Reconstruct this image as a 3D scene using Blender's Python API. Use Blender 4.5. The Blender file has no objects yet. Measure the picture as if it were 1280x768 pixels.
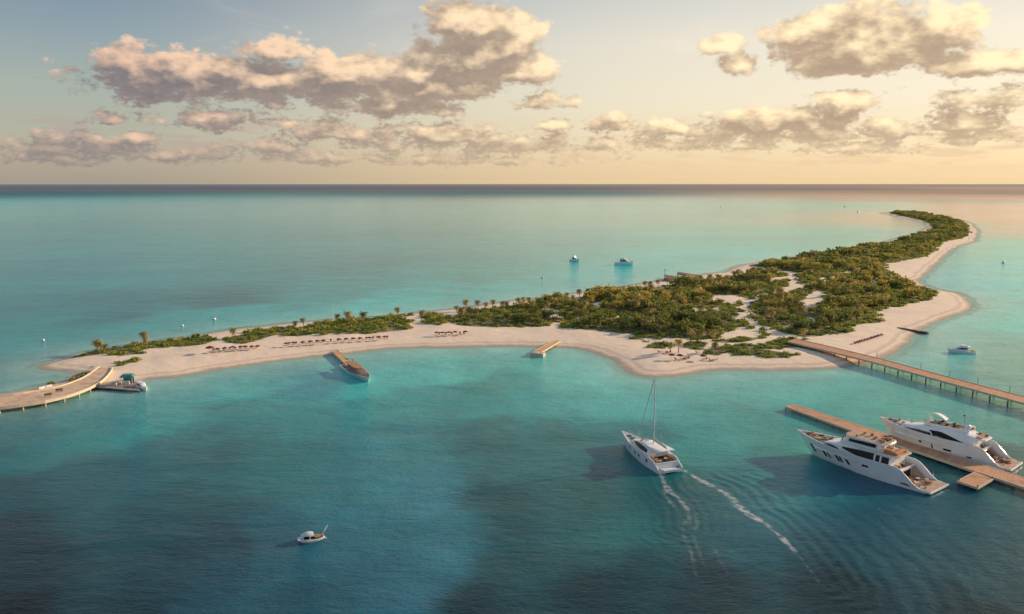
import bpy, math, random
import numpy as np
from mathutils import Vector, Matrix
R = math.radians
random.seed(7); RNG = np.random.default_rng(7)
scene = bpy.context.scene
C = scene.collection

# ---------------------------------------------------------------- camera
CAM_H, PITCH, FPX = 60.0, R(8.72), 1004.0
cam_d = bpy.data.cameras.new('camera'); cam = bpy.data.objects.new('camera', cam_d); C.objects.link(cam)
cam.location = (0, 0, CAM_H); cam.rotation_euler = (R(90) - PITCH, 0, 0)
cam_d.sensor_width = 36; cam_d.lens = FPX / 1280 * 36
cam_d.clip_start = 1; cam_d.clip_end = 400000
scene.camera = cam

# ---------------------------------------------------------------- sun, sky, exposure
SUN_AZ, SUN_EL = R(66), R(17)          # azimuth measured from +Y towards +X
SKY_STRENGTH = 0.10
SUN_STRENGTH = 5.0
EXPOSURE = 0.12
sun_d = bpy.data.lights.new('sun', 'SUN'); sun = bpy.data.objects.new('sun', sun_d); C.objects.link(sun)
sun_d.energy = SUN_STRENGTH; sun_d.angle = R(0.7); sun_d.color = (1.0, 0.74, 0.49)
to_sun = Vector((math.sin(SUN_AZ) * math.cos(SUN_EL), math.cos(SUN_AZ) * math.cos(SUN_EL), math.sin(SUN_EL)))
sun.rotation_euler = to_sun.to_track_quat('Z', 'Y').to_euler(); sun.location = (200, 100, 200)
vs = scene.view_settings
vs.view_transform = 'Standard'; vs.look = 'None'; vs.gamma = 1; vs.exposure = EXPOSURE; vs.use_curve_mapping = False

def srgb(r, g, b):
    f = lambda c: (c / 255 / 12.92) if c / 255 <= 0.04045 else ((c / 255 + 0.055) / 1.055) ** 2.4
    return (f(r), f(g), f(b))

def px_dir(px, py):
    x = (px - 640) / FPX; y = -(py - 384) / FPX
    return Vector((x, math.cos(PITCH) + y * math.sin(PITCH), -math.sin(PITCH) + y * math.cos(PITCH)))
def px_ae(px, py):
    d = px_dir(px, py).normalized()
    return math.degrees(math.atan2(d.x, d.y)), math.degrees(math.asin(d.z))
def P(px, py, z=0.0):
    """where the sight line through this photo pixel meets the height z"""
    d = px_dir(px, py); t = (z - CAM_H) / d.z
    return Vector((d.x * t, d.y * t, z))

class NT:
    """small helper for node trees"""
    def __init__(self, nt): self.nt = nt
    def n(self, typ, **kw):
        nd = self.nt.nodes.new(typ)
        for k, v in kw.items(): setattr(nd, k, v)
        return nd
    def put(self, sock, v):
        if hasattr(v, 'is_output') or isinstance(v, bpy.types.NodeSocket): self.nt.links.new(v, sock)
        else: sock.default_value = v
    def m(self, op, a, b=0.0, c=0.0, clamp=False):
        nd = self.n('ShaderNodeMath', operation=op, use_clamp=clamp)
        self.put(nd.inputs[0], a); self.put(nd.inputs[1], b); self.put(nd.inputs[2], c)
        return nd.outputs[0]
    def vm(self, op, a, b=(0, 0, 0), c=(0, 0, 0)):
        nd = self.n('ShaderNodeVectorMath', operation=op)
        self.put(nd.inputs[0], a); self.put(nd.inputs[1], b)
        if op in ('MULTIPLY_ADD',): self.put(nd.inputs[2], c)
        return nd.outputs['Value'] if op in ('LENGTH', 'DOT_PRODUCT', 'DISTANCE') else nd.outputs[0]
    def ss(self, v, a, b, lo=0.0, hi=1.0):
        nd = self.n('ShaderNodeMapRange', interpolation_type='SMOOTHSTEP')
        self.put(nd.inputs['Value'], v); self.put(nd.inputs['From Min'], a); self.put(nd.inputs['From Max'], b)
        self.put(nd.inputs['To Min'], lo); self.put(nd.inputs['To Max'], hi)
        return nd.outputs[0]
    def lin(self, v, a, b, lo=0.0, hi=1.0):
        nd = self.n('ShaderNodeMapRange')
        self.put(nd.inputs['Value'], v); self.put(nd.inputs['From Min'], a); self.put(nd.inputs['From Max'], b)
        self.put(nd.inputs['To Min'], lo); self.put(nd.inputs['To Max'], hi)
        return nd.outputs[0]
    def mix(self, f, a, b, blend='MIX'):
        nd = self.n('ShaderNodeMix', data_type='RGBA', blend_type=blend)
        self.put(nd.inputs[0], f)
        for s, v in ((nd.inputs[6], a), (nd.inputs[7], b)):
            if isinstance(v, tuple) and len(v) == 3: v = (*v, 1)
            self.put(s, v)
        return nd.outputs[2]
    def noise(self, vec, scale, detail=4, rough=0.55, dist=0.0, out=0):
        nd = self.n('ShaderNodeTexNoise'); self.put(nd.inputs['Vector'], vec)
        nd.inputs['Scale'].default_value = scale; nd.inputs['Detail'].default_value = detail
        nd.inputs['Roughness'].default_value = rough; nd.inputs['Distortion'].default_value = dist
        return nd.outputs[out]
    def xyz(self, x, y, z=0.0):
        nd = self.n('ShaderNodeCombineXYZ'); self.put(nd.inputs[0], x); self.put(nd.inputs[1], y); self.put(nd.inputs[2], z)
        return nd.outputs[0]
    def sep(self, v):
        nd = self.n('ShaderNodeSeparateXYZ'); self.put(nd.inputs[0], v); return nd.outputs

# clouds: photo pixel of the base centre, half width, height above, depth below (pixels)
CLOUDS = [
 (592, 78, 78, 84, 34), (566, 26, 40, 34, 30), (602, 40, 46, 44, 30), (640, 62, 50, 44, 26), (655, 92, 64, 26, 15), (520, 92, 72, 34, 18), (440, 100, 90, 36, 22), (310, 104, 92, 36, 22),
 (195, 100, 92, 34, 20), (162, 78, 34, 28, 24), (240, 85, 50, 24, 20), (352, 68, 48, 26, 7), (400, 104, 150, 34, 24), (545, 112, 110, 34, 20), (500, 134, 112, 24, 14), (1060, 70, 90, 44, 24), (232, 120, 72, 14, 12), (126, 98, 40, 14, 10),
 (1075, 58, 62, 62, 26), (1010, 46, 56, 34, 26), (1120, 60, 60, 44, 26), (1052, 86, 56, 24, 14), (900, 62, 26, 18, 10), (915, 82, 32, 18, 10),
 (1230, 78, 88, 22, 16), (1190, 36, 44, 34, 26),
 (960, 160, 110, 26, 14), (1050, 138, 40, 26, 18), (1090, 168, 70, 16, 9), (1000, 170, 130, 16, 10), (765, 158, 48, 12, 7), (842, 164, 48, 16, 8), (695, 158, 40, 8, 5),
 (682, 130, 34, 13, 6), (1204, 158, 42, 22, 8), (1262, 128, 60, 14, 7), (1240, 172, 50, 12, 7), (1075, 128, 30, 12, 10),
 (258, 158, 54, 14, 6), (320, 152, 52, 14, 7), (138, 152, 24, 9, 4), (190, 152, 20, 8, 4), 
 (85, 186, 66, 18, 8), (175, 180, 22, 16, 5), (420, 170, 70, 18, 8), (560, 174, 74, 22, 10), (490, 182, 100, 14, 8), (350, 186, 56, 14, 7), (650, 186, 110, 14, 9), (350, 134, 26, 8, 5),
 (845, 184, 60, 10, 6), (730, 184, 60, 12, 7), (1050, 186, 70, 10, 6), (930, 182, 50, 10, 5), (200, 196, 100, 10, 7), (60, 198, 90, 8, 6), (400, 198, 110, 8, 6), (600, 200, 120, 8, 6)]

world = bpy.data.worlds.new('World'); scene.world = world; world.use_nodes = True
wt = world.node_tree; wt.nodes.clear(); W = NT(wt)
def cloud_group():
    g = bpy.data.node_groups.new('cloud_height', 'ShaderNodeTree')
    g.interface.new_socket('P', in_out='INPUT', socket_type='NodeSocketVector')
    g.interface.new_socket('H', in_out='OUTPUT', socket_type='NodeSocketFloat'); g.interface.new_socket('Soft', in_out='OUTPUT', socket_type='NodeSocketFloat')
    G = NT(g); gi = G.n('NodeGroupInput'); go = G.n('NodeGroupOutput'); p = gi.outputs[0]
    # large warp so that outlines are not ellipses
    wv = G.noise(p, 0.35, 3, 0.6, 0, 1)
    pw = G.vm('ADD', p, G.vm('MULTIPLY', G.vm('SUBTRACT', wv, (0.5, 0.5, 0.5)), (1.6, 0.7, 0)))
    F = None
    for (cx, cy, rx, up, dn) in CLOUDS:
        a, e = px_ae(cx, cy); kx = 1 / (rx / FPX * 57.3 * 0.94); ku = 1 / (up / FPX * 57.3); ratio = up / dn
        pi = pw if F is None else G.vm('MULTIPLY_ADD', G.xyz(F, F), (1e-7, 1e-7, 0), pw)   # keeps the node evaluation in order
        q = G.vm('MULTIPLY_ADD', pi, (kx, ku, 0), (-a * kx, -e * ku, 0))
        s = G.sep(q)
        y = G.m('MAXIMUM', s[1], G.m('MULTIPLY', s[1], -ratio))
        r = G.vm('LENGTH', G.xyz(s[0], y))
        if up < 20: sl = 0.42 if up < 15 else 0.62; r = G.m('MULTIPLY_ADD', r, sl, 1 - sl - (0.10 if up < 15 else 0.06))
        F = r if F is None else G.m('SMOOTH_MIN', F, r, 0.28)
    st = G.vm('MULTIPLY', p, (1, 1.7, 1))
    n1 = G.noise(st, 0.50, 6, 0.50, 0.25); ns = G.noise(st, 0.50, 3.2, 0.50, 0.25)
    n2 = G.noise(st, 2.6, 4, 0.6, 0.1)
    def puffs(scale):      # rounded cauliflower lumps
        v = G.n('ShaderNodeTexVoronoi', feature='SMOOTH_F1', voronoi_dimensions='2D'); G.put(v.inputs['Vector'], G.vm('ADD', st, G.vm('MULTIPLY', wv, (1.2, 1.2, 0)))); v.inputs['Scale'].default_value = scale
        v.inputs['Smoothness'].default_value = 0.35; v.inputs['Randomness'].default_value = 1.0; return G.m('SUBTRACT', 0.42, v.outputs['Distance'])
    pf = G.m('ADD', G.m('MULTIPLY', puffs(0.42), 0.60), G.m('ADD', G.m('MULTIPLY', puffs(1.1), 0.30), G.m('MULTIPLY', puffs(2.8), 0.13)))
    h = G.m('SUBTRACT', 1.0, F)
    h = G.m('MAXIMUM', h, -1.5)
    h = G.m('ADD', h, pf)
    soft = G.m('MULTIPLY_ADD', G.m('SUBTRACT', ns, 0.5), 1.0, h)
    g.links.new(soft, go.inputs[1])
    h = G.m('MULTIPLY_ADD', G.m('SUBTRACT', n1, 0.5), 0.70, h)
    h = G.m('MULTIPLY_ADD', G.m('SUBTRACT', n2, 0.5), G.lin(G.sep(p)[1], 3.5, 10.0, 0.9, 0.25), h)
    g.links.new(h, go.inputs[0])
    return g
def build_world():
    tc = W.n('ShaderNodeTexCoord'); d = tc.outputs['Generated']
    dn = W.vm('NORMALIZE', d); s = W.sep(dn)
    az = W.m('MULTIPLY', W.m('ARCTAN2', s[0], s[1]), 57.29578)
    el = W.m('MULTIPLY', W.m('ARCSINE', s[2]), 57.29578)
    p = W.xyz(az, el, 0.0)
    sky = W.n('ShaderNodeTexSky', sky_type='NISHITA', sun_disc=False)
    sky.sun_elevation = SUN_EL; sky.sun_rotation = SUN_AZ; sky.altitude = 60
    sky.air_density = 1.0; sky.dust_density = 2.5; sky.ozone_density = 1.0
    # evening air: grey blue overhead, cream towards the sea line, warmer near the sun
    ramp = W.n('ShaderNodeValToRGB'); W.put(ramp.inputs[0], W.lin(el, -1, 40))
    cr = ramp.color_ramp
    stops = [(0.0, srgb(170, 158, 144)), (0.05, srgb(184, 172, 154)), (0.10, srgb(186, 184, 166)), (0.17, srgb(172, 182, 172)), (0.25, srgb(146, 164, 172)), (0.34, srgb(120, 140, 162)), (0.55, srgb(120, 140, 164)), (1.0, srgb(128, 146, 170))]
    while len(cr.elements) < len(stops): cr.elements.new(0.5)
    for e_, (t, c) in zip(cr.elements, stops): e_.position = t; e_.color = (*c, 1)
    ramp2 = W.n('ShaderNodeValToRGB'); W.put(ramp2.inputs[0], W.lin(el, -1, 40))
    cr = ramp2.color_ramp
    stops = [(0.0, srgb(250, 214, 164)), (0.05, srgb(252, 222, 176)), (0.10, srgb(255, 234, 196)), (0.17, srgb(252, 238, 210)), (0.25, srgb(248, 236, 214)), (0.34, srgb(220, 219, 210)), (0.55, srgb(170, 178, 184)), (1.0, srgb(140, 155, 172))]
    while len(cr.elements) < len(stops): cr.elements.new(0.5)
    for e_, (t, c) in zip(cr.elements, stops): e_.position = t; e_.color = (*c, 1)
    near_sun = W.vm('DOT_PRODUCT', dn, (math.sin(R(34)), math.cos(R(34)), 0.0))
    g = W.ss(near_sun, 0.46, 1.0)
    air = W.mix(g, ramp.outputs[0], ramp2.outputs[0])
    air = W.vm('SCALE', air, (0, 0, 0)); air.node.inputs['Scale'].default_value = 0.95 / SKY_STRENGTH
    base = W.mix(0.82, sky.outputs[0], air)
    grp = cloud_group()
    def H(off):
        gn = W.n('ShaderNodeGroup'); gn.node_tree = grp
        W.put(gn.inputs[0], W.vm('ADD', p, off)); return gn.outputs
    k_ = W.lin(el, 2.0, 9.0, 0.30, 1.0)
    o0 = H((0, 0, 0)); o1 = H(W.xyz(W.m('MULTIPLY', k_, 0.9), W.m('MULTIPLY', k_, 1.3))); h0 = o0[0]; s0 = o0[1]; s1 = o1[1]
    alpha = W.ss(h0, -0.02, 0.34)
    # thin veils low over the sea
    vv = W.vm('MULTIPLY', p, (0.30, 1.7, 1))
    veil = W.ss(W.noise(vv, 1.0, 8, 0.62, 0.3), 0.47, 0.62)
    veil = W.m('MULTIPLY', veil, W.m('MULTIPLY', W.ss(el, 0.5, 1.6), W.ss(el, 5.2, 2.6)))
    lit = W.m('MULTIPLY_ADD', W.m('SUBTRACT', s0, s1), 0.85, 0.08, clamp=True)
    lit = W.m('ADD', lit, W.m('MULTIPLY', W.m('SUBTRACT', W.noise(p, 0.6, 5, 0.5), 0.5), 0.45), clamp=True)
    lit = W.ss(lit, -0.1, 0.95)
    rim = W.ss(h0, 0.9, 0.1)
    lit = W.m('MULTIPLY_ADD', rim, 0.12, lit, clamp=True)
    K = 1 / SKY_STRENGTH
    def sc(c, k=1.0): return tuple(v * K * k for v in c)
    dark = W.mix(g, sc(srgb(106, 106, 115)), sc(srgb(170, 146, 124)))
    bright = W.mix(g, sc(srgb(236, 198, 170)), sc(srgb(255, 230, 186), 1.12))
    cc = W.mix(lit, dark, bright)
    low = W.ss(el, 4.2, 0.8)
    cc = W.mix(W.m('MULTIPLY', low, 0.40), cc, base)
    vc = W.mix(g, sc(srgb(176, 158, 150)), sc(srgb(232, 200, 160)))
    col = W.mix(W.m('MULTIPLY', veil, 0.75), base, vc)
    wisp = W.m('MULTIPLY', W.ss(W.noise(W.vm('MULTIPLY', p, (0.10, 0.34, 1)), 1.0, 9, 0.66, 0.8), 0.52, 0.80), W.ss(el, 4.0, 9.0))
    col = W.mix(W.m('MULTIPLY', wisp, 0.30), col, W.mix(g, sc(srgb(196, 190, 186)), sc(srgb(252, 236, 210))))
    col = W.mix(W.m('MULTIPLY', alpha, 0.96), col, cc)
    bg = W.n('ShaderNodeBackground'); W.put(bg.inputs[0], col); bg.inputs[1].default_value = SKY_STRENGTH
    bg0 = W.n('ShaderNodeBackground'); W.put(bg0.inputs[0], base); bg0.inputs[1].default_value = SKY_STRENGTH
    zone = W.m('MULTIPLY', W.m('GREATER_THAN', el, 0.0), W.m('LESS_THAN', el, 21.0))   # all clouds float in this belt
    mx = W.n('ShaderNodeMixShader'); W.put(mx.inputs[0], zone); wt.links.new(bg0.outputs[0], mx.inputs[1]); wt.links.new(bg.outputs[0], mx.inputs[2])
    out = W.n('ShaderNodeOutputWorld'); wt.links.new(mx.outputs[0], out.inputs[0])
    world.cycles.sampling_method = 'MANUAL'; world.cycles.sample_map_resolution = 512
build_world()
# ---------------------------------------------------------------- numpy noise and shapes
def hash2(ix, iy, seed):
    h = (ix.astype(np.int64) * 374761393 + iy.astype(np.int64) * 668265263 + seed * 1442695041) & 0xFFFFFFFF
    h = ((h ^ (h >> 13)) * 1274126177) & 0xFFFFFFFF
    return ((h ^ (h >> 16)) & 0xFFFF) / 65535.0
def vnoise(x, y, seed=0):
    ix = np.floor(x); iy = np.floor(y); fx = x - ix; fy = y - iy
    fx = fx * fx * (3 - 2 * fx); fy = fy * fy * (3 - 2 * fy)
    a = hash2(ix, iy, seed); b = hash2(ix + 1, iy, seed); c = hash2(ix, iy + 1, seed); d = hash2(ix + 1, iy + 1, seed)
    return (a * (1 - fx) + b * fx) * (1 - fy) + (c * (1 - fx) + d * fx) * fy
def fbm(x, y, seed=0, octs=4):
    s = 0; a = 0.5; t = 0
    for k in range(octs):
        s = s + a * vnoise(x, y, seed + k * 17); t += a; a *= 0.5; x = x * 2.03 + 5.1; y = y * 2.03 - 3.7
    return s / t
def sstep(x, a, b):
    t = np.clip((x - a) / (b - a), 0, 1); return t * t * (3 - 2 * t)
def to_px(x, y, z=0.0):
    """photo pixel of world points (used to read the traced plan of the island)"""
    zz = z - CAM_H
    dep = y * math.cos(PITCH) - zz * math.sin(PITCH)
    up = y * math.sin(PITCH) + zz * math.cos(PITCH)
    return 640 + FPX * x / dep, 384 - FPX * up / dep
def inside(poly, X, Y):
    poly = np.asarray(poly, float); r = np.zeros(X.shape, bool); n = len(poly); j = n - 1
    for i in range(n):
        xi, yi = poly[i]; xj, yj = poly[j]
        if yi != yj:
            c = ((yi > Y) != (yj > Y)) & (X < (xj - xi) * (Y - yi) / (yj - yi) + xi)
            r ^= c
        j = i
    return r
def seg_dist(poly, X, Y, closed=True):
    poly = np.asarray(poly, float); n = len(poly)
    best = np.full(X.shape, 1e9)
    for i in range(n if closed else n - 1):
        ax, ay = poly[i]; bx, by = poly[(i + 1) % n]
        dx, dy = bx - ax, by - ay; L = dx * dx + dy * dy + 1e-9
        t = np.clip(((X - ax) * dx + (Y - ay) * dy) / L, 0, 1)
        d = (X - ax - t * dx) ** 2 + (Y - ay - t * dy) ** 2
        np.minimum(best, d, out=best)
    return np.sqrt(best)
def world_poly(pts, z=0.0): return [tuple(P(x, y, z))[:2] for x, y in pts]

SHORE = [(45,460),(58,455),(75,451),(110,441),(150,434),(200,426),(250,419),(300,411),(350,406),(400,402),(430,399),(480,396),(520,391),(566,387),
 (600,382),(640,377),(690,372),(740,364),(790,357),(822,352),(836,349),(862,347),(884,343),(905,341),(922,334),(934,331),(960,327),(985,324),(1020,318),(1059,312.5),(1077,308.5),
 (1102,304),(1124,297.5),(1145,292.5),(1160,285),(1156,278),(1137,275),(1120,271),(1100,266.5),(1115,265),(1145,265.5),(1175,270.5),(1208,277),(1216,281),(1222,290),(1219,302),(1199,307),(1188,314),(1179,321),
 (1173,328),(1160,337),(1147,350),(1152,356),(1164,361),(1182,364),(1199,367),(1210,373),(1215,380),(1213,386),(1204,391),(1188,396),(1172,401),(1158,406),(1148,412),(1142,420),(1134,430),(1121,438),
 (1104,445),(1086,450),(1064,454),(1040,458),(1019,460),(968,462),(918,462),(884,464),(862,468),(848,470),(830,470.5),(814,470),(796,467.5),(784,464),(774,457),(767,450),(756,444),(744,439.5),(728,436),(713,434),(690,433),(662,433),
 (594,433.5),(527,435),(490,437),(459,439.5),(425,443),(380,447),(339,451.5),(300,457),(271,461.5),(240,466.5),(217,470.5),(183,473),(160,480),(140,485),(130,487),(120,486),(108,488),(92,491),(72,495),(50,498),(20,501),(-10,504),
 (-10,496),(20,492),(50,484.5),(72,480),(86,475.5),(94,470),(99,465.5),(90,463.5),(62,462.5)]
SHORE_W = world_poly(SHORE)
V_WOOD = [  # dense wood, main
 (560,406),(566,398),(580,391),(600,389),(640,385),(690,380),(740,372),(790,366),(826,361),(845,359),(870,355),(905,350),(940,343),(985,345),(990,350),(988,360),(975,365),(940,377),(927,383),(922,394),(930,402),(950,415),(960,422),(950,428),(925,432),
 (905,434),(890,431),(870,430),(850,427),(828,426),(808,426),(790,423),(764,419),(723,415),(689,412),(640,412),(615,412.5),(584,411.5)]
V_EAST = [(940,398),(936,390),(942,382),(958,374),(975,369),(998,364),(1008,359),(1027,360),(1042,351),(1064,343),(1080,339),(1085,330),(1107,334),(1106,343),(1121,349),(1145,360),(1171,369),(1168,374),(1150,380),(1131,384.5),(1099,391),(1098,397),(1092,407),(1064,409),(1064,416),(1046,420),(1009,425),(977,419),(953,410)]
V_NECK = [(938,333),(985,326.5),(1025,320),(1060,314.5),(1080,310.5),(1104,306.5),(1126,300),(1148,294),(1166,286),(1163,279),(1150,275.5),(1128,270.8),(1112,267),(1125,265.5),(1148,266.5),(1174,271.5),(1205,278),(1209,284),(1212,293),(1203,299),(1175,305),(1172,311),(1157,322),(1135,327),(1108,333),(1082,338),(1060,341),(1040,347),(1020,352),(1000,350),(988,342),(960,338)]
V_LOW = [   # low scrub on the sand
 [(940,378),(958,373),(976,366),(990,364),(996,369),(975,374),(955,380)],[(990,352),(1004,352),(1030,354),(1018,357),(996,359)],[(930,385),(924,392),(915,400),(900,398),(910,388)],[(912,412),(935,410),(950,417),(930,421),(910,419)],
 [(70,450),(95,445),(125,438),(165,431),(200,428.5),(235,424),(262,423),(268,428),(255,434),(215,437),(180,440),(166,446),(150,450),(132,443),(105,448)],
 [(148,457),(160,454),(179,452),(176,456),(158,460),(149,460)],
 [(88,480),(98,468),(108,459.5),(117,460.5),(112,469),(102,477),(92,482)],
 [(282,431),(290,424),(305,417),(330,413),(342,411),(365,411),(364,416),(350,421),(335,425),(318,429),(300,433),(286,433)],
 [(346,424),(360,418),(380,412),(405,405),(440,401),(480,398),(488,399),(515,409),(515,414),(498,417),(460,419),(440,421),(410,421),(380,423),(358,424)],
 [(382,411),(395,407),(402,407),(398,411)],
 [(470,402),(485,396),(520,394),(516,398),(490,402)], [(527,399),(535,394),(552,396),(563,400),(560,408),(548,411),(536,408)],
 [(807,434),(820,431),(840,432),(842,436),(838,441),(824,441),(810,438)], [(847,431),(860,431),(880,434),(878,440),(862,441),(850,437)],
 [(879,443),(884,438),(905,436),(930,435),(955,434),(962,430),(972,427),(985,428),(1000,431),(1030,438),(1045,443),(1020,442),(1000,439),(985,436),(962,441),(935,445),(905,445),(890,447)],
 [(911,449),(925,446),(950,443),(975,444),(990,447),(1015,449),(990,451),(950,451)],
 [(780,424),(806,427),(802,431),(782,428)], [(982,425),(1000,424),(1012,427),(1004,430),(985,428)]]
CLEAR = [  # bare sand inside the woods
 [(888,375),(902,371),(922,372),(938,376),(925,381),(905,382),(888,380)], [(853,388),(871,387),(878,392),(865,397),(852,395)], [(889,388),(903,388),(905,394),(890,394)],
 [(1000,380),(1012,368),(1030,366),(1034,374),(1024,384),(1012,392),(1000,389)], [(1006,400),(1018,397),(1021,407),(1008,409)], [(1086,373),(1119,373),(1120,377),(1088,378)], [(1088,351),(1102,351),(1101,357),(1088,357)],
 [(978,329),(998,329),(998,333),(980,333)], [(800,363),(815,360),(834,361),(835,366),(815,369),(800,368)], [(678,387),(697,388),(697,393),(680,393)], [(708,374),(722,371),(727,378),(724,386),(714,382)],
 [(738,380),(756,380),(756,388),(740,389)], [(673,374),(698,373),(698,377),(675,378)], [(682,406),(702,407),(701,412),(684,411)], [(640,394),(656,393),(656,398),(642,398)], [(858,352),(875,351),(877,355),(860,356)],
 [(905,416),(925,412),(958,420),(955,425),(930,426),(908,424)], [(820,385),(838,383),(838,388),(822,389)], [(770,399),(790,397),(792,402),(772,403)], [(1054,352),(1068,348),(1070,353),(1056,356)],
 [(1117,310),(1132,309),(1131,313),(1118,313)], [(1150,288),(1166,286),(1168,291),(1153,292)], [(960,350),(985,347),(988,351),(965,354)], [(690,397),(704,396),(705,400),(692,401)]]
PATHS = [([(1000,428),(982,422),(955,414),(938,405),(927,395),(928,385),(942,379),(960,373),(980,368),(998,363),(1012,359),(1027,358),(1040,350),(1064,342),(1082,338),(1110,332),(1140,326)], 1.8),
         ([(978,368),(990,361),(990,352),(988,345),(1009,343)], 2.5), ([(880,372),(850,379),(815,385)], 1.5), ([(955,414),(920,420),(890,430),(860,430)], 1.8)]
PATHS_W = [(world_poly(p), w) for p, w in PATHS]

CLEAR = [[(x, sum(q[1] for q in p) / len(p) + (y - sum(q[1] for q in p) / len(p)) * 1.05 + 1.0) for x, y in p] for p in CLEAR]
def veg_masks(X, Y):
    """wood, low: 0/1 masks from the traced plan; edges roughened in metres"""
    wx = X + (fbm(X / 9, Y / 9, 3, 3) - .5) * 9; wy = Y + (fbm(X / 9, Y / 9, 9, 3) - .5) * 9
    u, v = to_px(wx, wy)
    wood = inside(V_WOOD, u, v) | inside(V_EAST, u, v) | inside(V_NECK, u, v)
    low = np.zeros(X.shape, bool)
    for p in V_LOW: low |= inside(p, u, v)
    bare = np.zeros(X.shape, bool)
    for p in CLEAR: bare |= inside(p, u, v)
    for p, w in PATHS_W: bare |= seg_dist(p, wx, wy, False) < w
    return wood & ~bare, low & ~bare
def signed(X, Y):
    Xw = X + (fbm(X / 22, Y / 22, 21, 3) - .5) * 5; Yw = Y + (fbm(X / 22, Y / 22, 33, 3) - .5) * 5
    d = seg_dist(SHORE_W, Xw, Yw); return np.where(inside(SHORE_W, Xw, Yw), d, -d)
def ground_z(sd, X, Y):
    up = 1.1 * (1 - np.exp(-np.maximum(sd, 0) / 9)) + np.maximum(sd, 0) * 0.004
    up = up + (fbm(X / 14, Y / 14, 5, 3) - .5) * 0.9 * sstep(sd, 10, 24) + (fbm(X / 3, Y / 3, 8, 3) - .5) * 0.16 * sstep(sd, 3, 8)
    dn = -0.07 * np.maximum(-sd, 0)
    return np.where(sd > 0, up, np.maximum(dn, -4.0))

# ---------------------------------------------------------------- mesh and material helpers
def mesh_np(name, verts, faces_flat, sizes, mats, attrs=None, smooth=True, parent=None):
    me = bpy.data.meshes.new(name); verts = np.asarray(verts, np.float32); faces_flat = np.asarray(faces_flat, np.int32); sizes = np.asarray(sizes, np.int32)
    me.vertices.add(len(verts)); me.vertices.foreach_set('co', verts.ravel())
    me.loops.add(len(faces_flat)); me.loops.foreach_set('vertex_index', faces_flat)
    me.polygons.add(len(sizes)); me.polygons.foreach_set('loop_start', np.concatenate([[0], np.cumsum(sizes)[:-1]]).astype(np.int32))
    me.polygons.foreach_set('loop_total', sizes)
    for k, v in (attrs or {}).items():
        v = np.asarray(v, np.float32)
        if v.ndim == 1: a = me.attributes.new(k, 'FLOAT', 'POINT'); a.data.foreach_set('value', v)
        else: a = me.attributes.new(k, 'FLOAT_COLOR', 'POINT'); a.data.foreach_set('color', np.concatenate([v, np.ones((len(v), 1), np.float32)], 1).ravel())
    me.update(calc_edges=True)
    me.polygons.foreach_set('use_smooth', np.full(len(sizes), smooth))
    for m in mats: me.materials.append(m)
    o = bpy.data.objects.new(name, me); C.objects.link(o)
    if parent is not None: o.parent = parent
    return o
def tag(o, label=None, cat=None, group=None, kind=None):
    if label: o['label'] = label
    if cat: o['category'] = cat
    if group: o['group'] = group
    if kind: o['kind'] = kind
    return o
def mat(name, base=(0.5, 0.5, 0.5), rough=0.6, metal=0.0, spec=0.5, var=0.12, vscale=1.5, build=None):
    m = bpy.data.materials.new(name); m.use_nodes = True; nt = m.node_tree; N = NT(nt)
    b = nt.nodes['Principled BSDF']; b.inputs['Roughness'].default_value = rough; b.inputs['Metallic'].default_value = metal
    b.inputs['Specular IOR Level'].default_value = spec
    tc = N.n('ShaderNodeTexCoord')
    if build: build(N, b, tc)
    else:
        n = N.noise(tc.outputs['Object'], vscale, 5, 0.6)
        k = N.lin(n, 0.3, 0.7, 1 - var, 1 + var)
        c = N.vm('SCALE', base); N.put(c.node.inputs['Scale'], k); N.put(b.inputs['Base Color'], c)
    return m
def attr(N, name, out='Fac'):
    a = N.n('ShaderNodeAttribute', attribute_name=name); return a.outputs[out]
def bump(N, b, h, strength=0.5, dist=0.1, normal=None):
    nd = N.n('ShaderNodeBump'); nd.inputs['Strength'].default_value = strength; nd.inputs['Distance'].default_value = dist
    N.put(nd.inputs['Height'], h)
    if normal is not None: N.put(nd.inputs['Normal'], normal)
    if b is not None: N.put(b.inputs['Normal'], nd.outputs[0])
    return nd.outputs[0]

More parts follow.
